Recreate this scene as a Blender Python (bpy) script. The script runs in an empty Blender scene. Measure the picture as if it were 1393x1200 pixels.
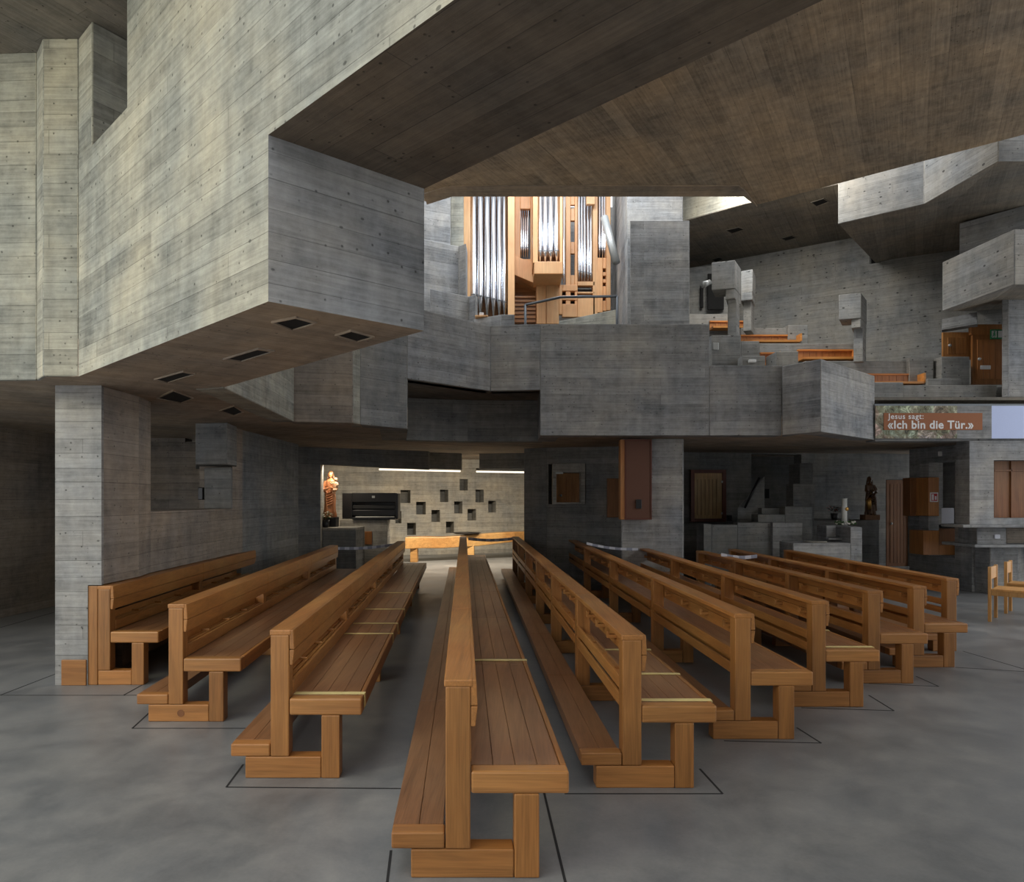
import bpy, bmesh, math, random
from mathutils import Vector, Matrix
random.seed(7)
S = bpy.context.scene
COL = S.collection
F, CX, HY, H = 950.0, 696.5, 680.0, 1.62     # focal length (px of a 1393 wide frame), centre, horizon, eye height

def XY(u, d): return ((u-CX)*d/F, d)
def ZZ(v, d): return H-(v-HY)*d/F
def fl(u, v):                      # floor point seen at a pixel
    d = H*F/(v-HY); return XY(u, d)

# ------------------------------------------------------------------ materials
def nt(name):
    m = bpy.data.materials.new(name); m.use_nodes = True
    n = m.node_tree; n.nodes.clear()
    o = n.nodes.new('ShaderNodeOutputMaterial'); b = n.nodes.new('ShaderNodeBsdfPrincipled')
    n.links.new(b.outputs[0], o.inputs[0]); return m, n, b
def N(n, t, **k):
    x = n.nodes.new(t)
    for a, v in k.items():
        if a.startswith('i_'):
            key = a[2:]; key = int(key) if key.isdigit() else key.replace('_', ' ')
            x.inputs[key].default_value = v
        else: setattr(x, a, v)
    return x
def L(n, a, b): n.links.new(a, b)
def math_(n, op, a, b=None, c=None):
    x = N(n, 'ShaderNodeMath', operation=op)
    for i, v in enumerate((a, b, c)):
        if v is None: continue
        if isinstance(v, (int, float)): x.inputs[i].default_value = v
        else: L(n, v, x.inputs[i])
    return x.outputs[0]
def mixc(n, f, a, b, mode='MIX'):
    x = N(n, 'ShaderNodeMix', data_type='RGBA', blend_type=mode)
    for s, v in ((x.inputs[0], f), (x.inputs[6], a), (x.inputs[7], b)):
        if isinstance(v, (int, float)): s.default_value = v
        elif isinstance(v, tuple): s.default_value = v+(1,) if len(v) == 3 else v
        else: L(n, v, s)
    return x.outputs[2]
def mrange(n, v, a, b, c, d):
    x = N(n, 'ShaderNodeMapRange'); L(n, v, x.inputs[0])
    for i, q in enumerate((a, b, c, d)): x.inputs[i+1].default_value = q
    return x.outputs[0]

def concrete(name, col, ang=0.0, board=.135, pits=1.0, var=.22):
    """board marked concrete; boards run level on walls, along `ang` on soffits"""
    m, n, b = nt(name)
    g = N(n, 'ShaderNodeNewGeometry')
    cr = N(n, 'ShaderNodeVectorMath', operation='CROSS_PRODUCT'); L(n, g.outputs['True Normal'], cr.inputs[0]); cr.inputs[1].default_value = (0, 0, 1)
    nm = N(n, 'ShaderNodeVectorMath', operation='NORMALIZE'); L(n, cr.outputs[0], nm.inputs[0])
    dt = N(n, 'ShaderNodeVectorMath', operation='DOT_PRODUCT'); L(n, g.outputs['Position'], dt.inputs[0]); L(n, nm.outputs[0], dt.inputs[1])
    sp = N(n, 'ShaderNodeSeparateXYZ'); L(n, g.outputs['Position'], sp.inputs[0])
    sn = N(n, 'ShaderNodeSeparateXYZ'); L(n, g.outputs['True Normal'], sn.inputs[0])
    flat = math_(n, 'GREATER_THAN', math_(n, 'ABSOLUTE', sn.outputs[2]), .7)
    ca, sa = math.cos(ang), math.sin(ang)
    fs = math_(n, 'ADD', math_(n, 'MULTIPLY', sp.outputs[0], ca), math_(n, 'MULTIPLY', sp.outputs[1], sa))
    ft = math_(n, 'ADD', math_(n, 'MULTIPLY', sp.outputs[0], -sa), math_(n, 'MULTIPLY', sp.outputs[1], ca))
    def sel(w, f):
        return math_(n, 'ADD', math_(n, 'MULTIPLY', w, math_(n, 'SUBTRACT', 1, flat)), math_(n, 'MULTIPLY', f, flat))
    s = sel(dt.outputs['Value'], fs); t = sel(sp.outputs[2], ft)
    # slightly uneven boards
    cv = N(n, 'ShaderNodeCombineXYZ'); L(n, s, cv.inputs[0]); L(n, t, cv.inputs[1])
    w = N(n, 'ShaderNodeTexNoise', noise_dimensions='1D'); w.inputs['Scale'].default_value = 3.1; L(n, t, w.inputs['W'])
    t2 = math_(n, 'ADD', t, math_(n, 'MULTIPLY', math_(n, 'SUBTRACT', w.outputs[0], .5), .12))
    c2 = N(n, 'ShaderNodeCombineXYZ'); L(n, s, c2.inputs[0]); L(n, t2, c2.inputs[1])
    br = N(n, 'ShaderNodeTexBrick', offset=.37, offset_frequency=3, squash=1.3, squash_frequency=2)
    L(n, c2.outputs[0], br.inputs[0])
    br.inputs['Color1'].default_value = (0, 0, 0, 1); br.inputs['Color2'].default_value = (1, 1, 1, 1); br.inputs['Mortar'].default_value = (.5, .5, .5, 1)
    for k, v in (('Scale', 1), ('Mortar Size', .0024), ('Mortar Smooth', .6), ('Brick Width', 2.3), ('Row Height', board)): br.inputs[k].default_value = v
    # grain along the boards
    gv = N(n, 'ShaderNodeCombineXYZ'); L(n, math_(n, 'MULTIPLY', s, 1.6), gv.inputs[0]); L(n, math_(n, 'MULTIPLY', t, 34), gv.inputs[1])
    gr = N(n, 'ShaderNodeTexNoise', i_Scale=1.0, i_Detail=7, i_Roughness=.65, i_Distortion=.4); L(n, gv.outputs[0], gr.inputs[0])
    bl = N(n, 'ShaderNodeTexNoise', i_Scale=.9, i_Detail=6, i_Roughness=.6, i_Distortion=.3); L(n, cv.outputs[0], bl.inputs[0])
    sm = N(n, 'ShaderNodeTexNoise', i_Scale=9, i_Detail=8, i_Roughness=.7); L(n, cv.outputs[0], sm.inputs[0])
    # drips: stretched down the wall
    dv = N(n, 'ShaderNodeCombineXYZ'); L(n, math_(n, 'MULTIPLY', s, 7), dv.inputs[0]); L(n, math_(n, 'MULTIPLY', t, .9), dv.inputs[1])
    dr = N(n, 'ShaderNodeTexNoise', i_Scale=1.0, i_Detail=4); L(n, dv.outputs[0], dr.inputs[0])
    # pits and knots
    pv = N(n, 'ShaderNodeCombineXYZ'); L(n, math_(n, 'MULTIPLY', s, 8), pv.inputs[0]); L(n, math_(n, 'MULTIPLY', t, 12.5), pv.inputs[1])
    vo = N(n, 'ShaderNodeTexVoronoi', i_Scale=1.0, i_Randomness=1.0); L(n, pv.outputs[0], vo.inputs['Vector'])
    vs = N(n, 'ShaderNodeSeparateColor'); L(n, vo.outputs['Color'], vs.inputs[0])
    rad = math_(n, 'MULTIPLY', math_(n, 'MAXIMUM', math_(n, 'SUBTRACT', vs.outputs[0], .5), 0), .2*pits)
    pit = mrange(n, math_(n, 'SUBTRACT', vo.outputs['Distance'], rad), -.03, .02, 1, 0)
    pit = math_(n, 'MULTIPLY', pit, math_(n, 'GREATER_THAN', vs.outputs[0], .55))
    vo2 = N(n, 'ShaderNodeTexVoronoi', i_Scale=21, i_Randomness=1.0); L(n, cv.outputs[0], vo2.inputs['Vector'])
    vs2 = N(n, 'ShaderNodeSeparateColor'); L(n, vo2.outputs['Color'], vs2.inputs[0])
    p2 = math_(n, 'MULTIPLY', mrange(n, vo2.outputs['Distance'], .08, .2, 1, 0), math_(n, 'GREATER_THAN', vs2.outputs[0], .79))
    v = math_(n, 'MULTIPLY_ADD', math_(n, 'SUBTRACT', br.outputs[0], .5), var*1.25, 1.0)
    v = math_(n, 'MULTIPLY_ADD', math_(n, 'SUBTRACT', gr.outputs[0], .5), var*4.2, v)
    v = math_(n, 'MULTIPLY_ADD', math_(n, 'SUBTRACT', bl.outputs[0], .5), var*5.0, v)
    v = math_(n, 'MULTIPLY_ADD', math_(n, 'SUBTRACT', sm.outputs[0], .5), var*4.0, v)
    v = math_(n, 'MULTIPLY_ADD', math_(n, 'SUBTRACT', dr.outputs[0], .5), var*2.6, v)
    v = math_(n, 'MULTIPLY', v, math_(n, 'MULTIPLY_ADD', br.outputs['Fac'], -.38, 1))
    v = math_(n, 'MULTIPLY', v, math_(n, 'MULTIPLY_ADD', pit, -.45*min(1.6, pits), 1))
    v = math_(n, 'MULTIPLY', v, math_(n, 'MULTIPLY_ADD', p2, -.6, 1))
    tint = mixc(n, mrange(n, bl.outputs[0], .35, .65, 0, 1), (col[0]*.93, col[1]*.98, col[2]*1.05), (col[0]*1.06, col[1]*1.01, col[2]*.93))
    vc = N(n, 'ShaderNodeVectorMath', operation='SCALE'); L(n, tint, vc.inputs[0]); L(n, v, vc.inputs['Scale'])
    L(n, vc.outputs[0], b.inputs['Base Color'])
    b.inputs['Roughness'].default_value = .82; b.inputs['Specular IOR Level'].default_value = .3
    hgt = math_(n, 'ADD', math_(n, 'MULTIPLY', br.outputs['Fac'], -1.0), math_(n, 'MULTIPLY', gr.outputs[0], .9))
    hgt = math_(n, 'ADD', hgt, math_(n, 'MULTIPLY', br.outputs[0], .45))
    hgt = math_(n, 'ADD', hgt, math_(n, 'MULTIPLY', p2, -1.2))
    hgt = math_(n, 'ADD', hgt, math_(n, 'MULTIPLY', sm.outputs[0], .5))
    bp = N(n, 'ShaderNodeBump', i_Strength=.55, i_Distance=.012); L(n, hgt, bp.inputs['Height']); L(n, bp.outputs[0], b.inputs['Normal'])
    return m

def wood(name, col, axis=1, rough=.38, scale=1.0, contrast=1.0):
    m, n, b = nt(name)
    tc = N(n, 'ShaderNodeTexCoord'); oi = N(n, 'ShaderNodeObjectInfo')
    mp = N(n, 'ShaderNodeMapping'); L(n, tc.outputs['Object'], mp.inputs[0])
    sc = [16*scale]*3; sc[axis] = 1.1*scale; mp.inputs['Scale'].default_value = sc
    off = N(n, 'ShaderNodeVectorMath', operation='SCALE'); off.inputs[0].default_value = (13, 31, 17); L(n, oi.outputs['Random'], off.inputs['Scale'])
    L(n, off.outputs[0], mp.inputs['Location'])
    a = N(n, 'ShaderNodeTexNoise', i_Scale=1.0, i_Detail=8, i_Roughness=.62, i_Distortion=1.1); L(n, mp.outputs[0], a.inputs[0])
    mp2 = N(n, 'ShaderNodeMapping'); L(n, tc.outputs['Object'], mp2.inputs[0]); L(n, off.outputs[0], mp2.inputs['Location'])
    s2 = [150*scale]*3; s2[axis] = 4*scale; mp2.inputs['Scale'].default_value = s2
    c = N(n, 'ShaderNodeTexNoise', i_Scale=1.0, i_Detail=3); L(n, mp2.outputs[0], c.inputs[0])
    d = N(n, 'ShaderNodeTexNoise', i_Scale=1.3, i_Detail=3); L(n, tc.outputs['Object'], d.inputs[0])
    v = math_(n, 'MULTIPLY_ADD', math_(n, 'SUBTRACT', a.outputs[0], .5), 1.15*contrast, 1)
    v = math_(n, 'MULTIPLY_ADD', math_(n, 'SUBTRACT', c.outputs[0], .5), .7*contrast, v)
    v = math_(n, 'MULTIPLY_ADD', math_(n, 'SUBTRACT', d.outputs[0], .5), .7, v)
    v = math_(n, 'MULTIPLY_ADD', math_(n, 'SUBTRACT', oi.outputs['Random'], .5), .26, v)
    tint = mixc(n, mrange(n, d.outputs[0], .35, .65, 0, 1), (col[0]*1.02, col[1]*.92, col[2]*.85), (col[0]*.98, col[1]*1.06, col[2]*1.15))
    vc = N(n, 'ShaderNodeVectorMath', operation='SCALE'); L(n, tint, vc.inputs[0]); L(n, v, vc.inputs['Scale'])
    L(n, vc.outputs[0], b.inputs['Base Color']); b.inputs['Roughness'].default_value = rough
    bp = N(n, 'ShaderNodeBump', i_Strength=.18, i_Distance=.003); L(n, math_(n, 'ADD', a.outputs[0], c.outputs[0]), bp.inputs['Height']); L(n, bp.outputs[0], b.inputs['Normal'])
    return m

def plain(name, col, rough=.5, metal=0., bump=0., bscale=40, emit=None, var=.25):
    m, n, b = nt(name)
    tc = N(n, 'ShaderNodeTexCoord'); a = N(n, 'ShaderNodeTexNoise', i_Scale=bscale, i_Detail=4); L(n, tc.outputs['Object'], a.inputs[0])
    v = math_(n, 'MULTIPLY_ADD', math_(n, 'SUBTRACT', a.outputs[0], .5), var, 1)
    vc = N(n, 'ShaderNodeVectorMath', operation='SCALE'); vc.inputs[0].default_value = col; L(n, v, vc.inputs['Scale'])
    L(n, vc.outputs[0], b.inputs['Base Color'])
    b.inputs['Roughness'].default_value = rough; b.inputs['Metallic'].default_value = metal
    if bump:
        bp = N(n, 'ShaderNodeBump', i_Strength=bump, i_Distance=.005); L(n, a.outputs[0], bp.inputs['Height']); L(n, bp.outputs[0], b.inputs['Normal'])
    if emit: b.inputs['Emission Color'].default_value = emit[0]+(1,); b.inputs['Emission Strength'].default_value = emit[1]
    return m

def floor_mat():
    m, n, b = nt('polished_concrete')
    g = N(n, 'ShaderNodeNewGeometry')
    a = N(n, 'ShaderNodeTexNoise', i_Scale=.55, i_Detail=9, i_Roughness=.62, i_Distortion=.8); L(n, g.outputs['Position'], a.inputs[0])
    c = N(n, 'ShaderNodeTexNoise', i_Scale=2.2, i_Detail=9, i_Roughness=.72, i_Distortion=.3); L(n, g.outputs['Position'], c.inputs[0])
    e = N(n, 'ShaderNodeTexNoise', i_Scale=60, i_Detail=3); L(n, g.outputs['Position'], e.inputs[0])
    v = math_(n, 'MULTIPLY_ADD', math_(n, 'SUBTRACT', a.outputs[0], .5), 1.2, 1)
    v = math_(n, 'MULTIPLY_ADD', math_(n, 'SUBTRACT', c.outputs[0], .5), 1.1, v)
    v = math_(n, 'MULTIPLY_ADD', math_(n, 'SUBTRACT', e.outputs[0], .5), .2, v)
    col = mixc(n, mrange(n, c.outputs[0], .35, .65, 0, 1), (.17, .177, .184), (.198, .196, .19))
    vc = N(n, 'ShaderNodeVectorMath', operation='SCALE'); L(n, col, vc.inputs[0]); L(n, v, vc.inputs['Scale'])
    L(n, vc.outputs[0], b.inputs['Base Color'])
    L(n, mrange(n, c.outputs[0], .3, .7, .30, .46), b.inputs['Roughness'])
    bp = N(n, 'ShaderNodeBump', i_Strength=.05, i_Distance=.01); L(n, c.outputs[0], bp.inputs['Height']); L(n, bp.outputs[0], b.inputs['Normal'])
    return m

def banner_mat():
    """weathered stone photograph printed on the banner"""
    m, n, b = nt('printed_stone')
    tc = N(n, 'ShaderNodeTexCoord')
    a = N(n, 'ShaderNodeTexNoise', i_Scale=6, i_Detail=8, i_Roughness=.75, i_Distortion=1.); L(n, tc.outputs['Object'], a.inputs[0])
    vo = N(n, 'ShaderNodeTexVoronoi', i_Scale=5.0); L(n, tc.outputs['Object'], vo.inputs['Vector'])
    r = N(n, 'ShaderNodeValToRGB'); L(n, a.outputs[0], r.inputs[0])
    cr = r.color_ramp; cr.elements[0].position = .40; cr.elements[0].color = (.03, .025, .015, 1); cr.elements[1].position = .60; cr.elements[1].color = (.75, .68, .52, 1)
    x = cr.elements.new(.47); x.color = (.2, .16, .09, 1); x = cr.elements.new(.55); x.color = (.3, .29, .22, 1)
    L(n, mixc(n, .25, r.outputs[0], vo.outputs['Color'], 'MULTIPLY'), b.inputs['Base Color']); b.inputs['Roughness'].default_value = .6
    return m

M = dict(
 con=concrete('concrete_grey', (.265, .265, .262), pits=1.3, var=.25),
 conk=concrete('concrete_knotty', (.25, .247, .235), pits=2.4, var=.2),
 conl=concrete('concrete_lit', (.31, .302, .255), pits=1.3, var=.26),  # lit copy of the grey concrete, yellowish daylight put into its colour
 cond=concrete('concrete_shaded', (.2, .2, .192)),  # darker copy of the grey, shade of recesses put into its colour
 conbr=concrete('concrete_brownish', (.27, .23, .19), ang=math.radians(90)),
 lip=concrete('soffit_lip', (.33, .255, .18), ang=0, board=.2, pits=.3), soff=concrete('soffit_brown', (.34, .26, .175), ang=math.radians(60), board=.16, pits=.4, var=.26),  # soffit browns hold light bounced off the wood, plus formwork staining
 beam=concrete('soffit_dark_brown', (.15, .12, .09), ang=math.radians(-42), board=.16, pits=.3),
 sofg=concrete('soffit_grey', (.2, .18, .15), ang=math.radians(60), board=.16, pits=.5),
 sofl=concrete('soffit_low', (.33, .265, .2), ang=math.radians(40), board=.15, pits=.5),  # colour lightened to hold the bounce from the floor
 nich=concrete('concrete_warm', (.34, .32, .28), pits=.6),
 black=plain('black_void', (.004, .004, .004), .9),  # flat black standing for the shade inside slots and openings
 joint=plain('joint_black', (.012, .012, .013), .8),
 oakl=wood('oak_long', (.345, .15, .04), 1), oakv=wood('oak_upright', (.325, .145, .04), 2), oakx=wood('oak_cross', (.355, .16, .046), 0),
 oakp=wood('oak_dull', (.265, .13, .058), 1, .3),  # duller, more purplish oak for seat and kneeler planks
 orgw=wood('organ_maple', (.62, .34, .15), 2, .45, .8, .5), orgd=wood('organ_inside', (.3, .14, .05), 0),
 door=wood('door_oak', (.36, .155, .045), 2, .45), doord=wood('door_dark', (.2, .08, .025), 2, .5), ora=wood('choir_wood', (.55, .22, .05), 0, .5),
 pine=wood('hatch_pine', (.62, .43, .2), 2, .5), red=wood('hatch_red', (.13, .035, .018), 2, .5),
 log=wood('log_bench', (.46, .25, .085), 0, .4),
 tin=plain('pipe_tin', (.74, .76, .80), .2, 1.0, var=.08), steel=plain('rail_steel', (.11, .12, .13), .4, .8),
 blk=plain('black_lacquer', (.012, .012, .013), .35), ivory=plain('ivory', (.7, .7, .66), .3),
 white=plain('white_paper', (.75, .75, .74), .6), grn=plain('exit_green', (.02, .25, .09), .5), redp=plain('sign_red', (.5, .03, .03), .5),
 tapey=plain('tape_yellow', (.75, .62, .27), .5), tapew=plain('tape_white', (.6, .62, .68), .5), tapeb=plain('tape_blue', (.3, .32, .4), .5),
 bprint=plain('banner_brown', (.27, .085, .02), .6), bblue=plain('banner_pale_blue', (.48, .56, .82), .5, var=.1), bstone=banner_mat(),
 carved=plain('carved_wood', (.5, .2, .085), .35, bump=.4, bscale=60, var=.8), carvd=plain('carved_dark', (.11, .055, .025), .3, .1, bump=.4, bscale=60, var=1.1), skin=plain('carved_skin', (.45, .25, .14), .5),
 gold=plain('gilt', (.55, .3, .08), .3, .7), leaf=plain('leaf_green', (.06, .14, .04), .5), leafd=plain('leaf_dark', (.03, .02, .015), .5), petal=plain('white_petal', (.75, .72, .65), .6), pot=plain('pot_black', (.02, .02, .02), .4),
 chairw=wood('chair_oak', (.55, .29, .09), 2), mesh=plain('perforated_copper', (.12, .05, .028), .5, .3, bump=.8, bscale=220, var=1.2), lamp=plain('lamp_tube', (.9, .9, .85), .4, emit=((1, .87, .68), 1.1)),
 fl=floor_mat(), alu=plain('speaker_grey', (.42, .43, .42), .35, .5), stem=plain('plant_stem', (.1, .07, .03), .7),
)

# ------------------------------------------------------------------ mesh helpers
def obj(name, bm, mat, parent=None, bevel=0, smooth=False, loc=None):
    bmesh.ops.recalc_face_normals(bm, faces=bm.faces)
    me = bpy.data.meshes.new(name); bm.to_mesh(me); bm.free(); me.materials.append(M[mat])
    if smooth:
        for p in me.polygons: p.use_smooth = True
    o = bpy.data.objects.new(name, me); COL.objects.link(o)
    if parent: o.parent = parent
    if loc: o.location = loc
    if bevel:
        b = o.modifiers.new('bevel', 'BEVEL'); b.width = bevel; b.segments = 2; b.limit_method = 'ANGLE'
    return o
def struct(o): o['kind'] = 'structure'; return o
def tag(o, label, cat, group=None):
    o['label'] = label; o['category'] = cat
    if group: o['group'] = group
    return o
def empty(name, loc, label, cat, group=None, rz=0):
    o = bpy.data.objects.new(name, None); COL.objects.link(o); o.location = loc; o.rotation_euler = (0, 0, rz)
    o.empty_display_size = .1
    return tag(o, label, cat, group)
def hexa(bm, p8):
    v = [bm.verts.new(p) for p in p8]
    for f in ((0, 1, 2, 3), (4, 5, 6, 7), (0, 1, 5, 4), (1, 2, 6, 5), (2, 3, 7, 6), (3, 0, 4, 7)): bm.faces.new([v[i] for i in f])
def bx(bm, x0, x1, y0, y1, z0, z1, sh=0.0):
    hexa(bm, [(x+sh*y, y, z) for z in (z0, z1) for x, y in ((x0, y0), (x1, y0), (x1, y1), (x0, y1))])
def polyprism(bm, pts, z0, z1):
    k = len(pts)
    zz0 = z0 if isinstance(z0, (list, tuple)) else [z0]*k
    zz1 = z1 if isinstance(z1, (list, tuple)) else [z1]*k
    a = [bm.verts.new((p[0], p[1], z)) for p, z in zip(pts, zz0)]
    b = [bm.verts.new((p[0], p[1], z)) for p, z in zip(pts, zz1)]
    bm.faces.new(a); bm.faces.new(b)
    for i in range(k): j = (i+1) % k; bm.faces.new((a[i], a[j], b[j], b[i]))
def prism(name, pts, z0, z1, mat, parent=None, bevel=.012, st=True):
    """pts are (u, d) pairs: picture column and distance"""
    bm = bmesh.new(); polyprism(bm, [XY(*p) for p in pts], z0, z1)
    o = obj(name, bm, mat, parent, bevel)
    if st and not parent: struct(o)
    return o
def strip(name, front, z0, z1, mat, off=(0, .3), offs=None, **k):
    f = [XY(*p) for p in front]; offs = offs or [off]*len(f)
    bk = [(p[0]+o[0], p[1]+o[1]) for p, o in zip(f, offs)]
    bm = bmesh.new(); polyprism(bm, f+bk[::-1], z0, z1)
    return struct(obj(name, bm, mat, None, .012))
def ublock(name, u0, v0, u1, v1, d, th, mat, parent=None, z0=None, st=True, bevel=.01):
    """box whose front fills the picture rectangle at distance d"""
    x0, x1 = XY(u0, d)[0], XY(u1, d)[0]
    bm = bmesh.new(); bx(bm, x0, x1, d, d+th, ZZ(v1, d) if z0 is None else z0, ZZ(v0, d))
    o = obj(name, bm, mat, parent, bevel)
    if st and not parent: struct(o)
    return o
def slice_wall(name, a, b, z0, z1, th, holes, mat, parent=None):
    """upright wall between plan points a, b (u, d) with rectangular openings given in pixels"""
    A = Vector(XY(*a)); B = Vector(XY(*b)); T = (B-A).normalized(); Ln = (B-A).length; Nn = Vector((-T.y, T.x))
    if Nn.y < 0: Nn = -Nn
    def hit(u):
        k = (u-CX)/F; t = (k*A.y-A.x)/(T.x-k*T.y); return t, A.y+t*T.y
    hs = []
    for (u0, v0, u1, v1) in holes:
        s0, d0 = hit(u0); s1, d1 = hit(u1); dm = (d0+d1)/2
        hs.append((max(s0, 0.01), min(s1, Ln-.01), max(ZZ(v1, dm), z0), min(ZZ(v0, dm), z1)))
    ss = sorted(set([0, Ln]+[round(h[i], 4) for h in hs for i in (0, 1)])); zs = sorted(set([z0, z1]+[round(h[i], 4) for h in hs for i in (2, 3)]))
    def solid(i, j):
        if i < 0 or j < 0 or i >= len(ss)-1 or j >= len(zs)-1: return False
        s = (ss[i]+ss[i+1])/2; z = (zs[j]+zs[j+1])/2
        return not any(h[0] < s < h[1] and h[2] < z < h[3] for h in hs)
    bm = bmesh.new(); vc = {}
    def V(i, j, k):
        if (i, j, k) not in vc:
            p = A+T*ss[i]+Nn*th*k; vc[(i, j, k)] = bm.verts.new((p.x, p.y, zs[j]))
        return vc[(i, j, k)]
    for i in range(len(ss)-1):
        for j in range(len(zs)-1):
            if not solid(i, j): continue
            for k in (0, 1): bm.faces.new((V(i, j, k), V(i+1, j, k), V(i+1, j+1, k), V(i, j+1, k)))
            for di, dj, e in ((-1, 0, ((i, j), (i, j+1))), (1, 0, ((i+1, j), (i+1, j+1))), (0, -1, ((i, j), (i+1, j))), (0, 1, ((i, j+1), (i+1, j+1)))):
                if not solid(i+di, j+dj):
                    (a0, b0), (a1, b1) = e; bm.faces.new((V(a0, b0, 0), V(a1, b1, 0), V(a1, b1, 1), V(a0, b0, 1)))
    return struct(obj(name, bm, mat, parent)), hs, (A, T, Nn)
def tube(bm, pts, rad, seg=10):
    pts = [Vector(p) for p in pts]; rs = rad if isinstance(rad, (list, tuple)) else [rad]*len(pts); rings = []
    for i, p in enumerate(pts):
        t = (pts[min(i+1, len(pts)-1)]-pts[max(i-1, 0)]).normalized()
        up = Vector((0, 0, 1)) if abs(t.z) < .95 else Vector((1, 0, 0))
        a = t.cross(up).normalized(); c = t.cross(a)
        rings.append([bm.verts.new(p+(a*math.cos(q)+c*math.sin(q))*rs[i]) for q in [2*math.pi*s/seg for s in range(seg)]])
    for r0, r1 in zip(rings, rings[1:]):
        for s in range(seg): bm.faces.new((r0[s], r0[(s+1) % seg], r1[(s+1) % seg], r1[s]))
    bm.faces.new(rings[0]); bm.faces.new(rings[-1])
def lathe(bm, prof, seg=24, c=(0, 0), fold=0, nf=7, sx=1, sy=1, lean=(0, 0)):
    rings = []
    for r, z in prof:
        ring = []
        for s in range(seg):
            q = 2*math.pi*s/seg; rr = r*(1+fold*math.sin(nf*q+z*9)*(1 if z < .9 else .4))
            ring.append(bm.verts.new((c[0]+rr*math.cos(q)*sx+lean[0]*z, c[1]+rr*math.sin(q)*sy+lean[1]*z, z)))
        rings.append(ring)
    for r0, r1 in zip(rings, rings[1:]):
        for s in range(seg): bm.faces.new((r0[s], r0[(s+1) % seg], r1[(s+1) % seg], r1[s]))
    bm.faces.new(rings[0]); bm.faces.new(rings[-1])
def ball(bm, c, r, sx=1, sy=1, sz=1, seg=14):
    bmesh.ops.create_uvsphere(bm, u_segments=seg, v_segments=seg//2+2, radius=r, matrix=Matrix.Translation(c) @ Matrix.Diagonal((sx, sy, sz, 1)))

# ================================================================== THE SETTING
bm = bmesh.new(); bx(bm, -14, 14, -4, 27, -.2, 0); struct(obj('floor', bm, 'fl'))
# joints cut in the floor
def joint(u0, v0, u1, v1, w=.012):
    a = Vector(fl(u0, v0)); b = Vector(fl(u1, v1)); t = (b-a).normalized(); nn = Vector((-t.y, t.x))*w/2
    bm = bmesh.new(); polyprism(bm, [a-nn, b-nn, b+nn, a+nn], -.004, .0012); return bm
jn = 0
for q in [(532, 1157, 522, 1240), (740, 1078, 775, 1225), (768, 1080, 983, 1080), (983, 1080, 952, 1046), (308, 1071, 552, 1073), (308, 1071, 331, 1040), (180, 991, 345, 991), (180, 991, 206, 967),
          (0, 946, 78, 916), (0, 946, 192, 946), (168, 946, 195, 931), (985, 1008, 1117, 1011), (1117, 1011, 1084, 990), (1090, 963, 1216, 967), (1216, 967, 1182, 946), (1182, 930, 1277, 934), (1277, 934, 1246, 920), (1300, 908, 1430, 916),
          (1310, 886, 1450, 927), (0, 854, 74, 833)]:
    jn += 1; struct(obj('trim_%d' % jn, joint(*q), 'joint'))

Zb, Zt, Zg, Zp = 2.62, 3.46, 3.32, 4.34
A, B, D, Fp = (107, 5.655), (365, 3.52), (577, 4.13), (305, 6.2)
a, b_, d_ = Vector(XY(*A)), Vector(XY(*B)), Vector(XY(*D)); dirv = (b_-a).normalized(); wv = d_-b_
T = a+(b_-a)*.356
# nose block of the pulpit gallery
bm = bmesh.new(); polyprism(bm, [a, b_, d_, XY(*Fp)], Zb, Zt); nose = struct(obj('wall_gallery_nose', bm, 'con', None))
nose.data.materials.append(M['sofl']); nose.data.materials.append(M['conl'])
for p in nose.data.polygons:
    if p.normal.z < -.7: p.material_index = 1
    elif p.normal.x < -.3 and p.normal.y < -.2: p.material_index = 2  # bright left face takes the lit copy, underside the bounce brown
def multi(o, mats, fn):
    for m_ in mats: o.data.materials.append(M[m_])
    for p in o.data.polygons:
        k = fn(p.normal)
        if k: p.material_index = k
    return o
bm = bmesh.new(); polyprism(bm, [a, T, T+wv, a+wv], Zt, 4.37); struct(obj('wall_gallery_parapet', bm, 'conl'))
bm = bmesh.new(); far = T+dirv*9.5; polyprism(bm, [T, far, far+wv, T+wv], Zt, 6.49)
multi(struct(obj('wall_beam', bm, 'conl', None)), ['beam'], lambda n_: 1 if n_.z < -.7 else 0)  # underside shade put into a darker brown
# pieces left of the nose: stepped wall of the upper gallery
def up_left(name, pts, z1=5.36, mat='conl'):
    return prism(name, pts, Zb+.001, z1, mat)
up_left('wall_left_upper', [(-160, 5.9), (50, 5.83), (50, 6.4), (-160, 6.4)])
up_left('wall_left_fin', [(50, 5.83), (58, 5.655), (107, 5.655), (107, 6.3), (50, 6.4)])
prism('wall_left_pier', [(107, 5.655), (125, 5.45), (215, 5.9), (215, 6.4), (107, 6.3)], 4.37, 5.36, 'conl')
prism('ceiling_left', [(-400, 2.6), (160, 2.9), (300, 6.5), (300, 8), (-400, 8)], 5.36, 5.6, 'sofg')

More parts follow.
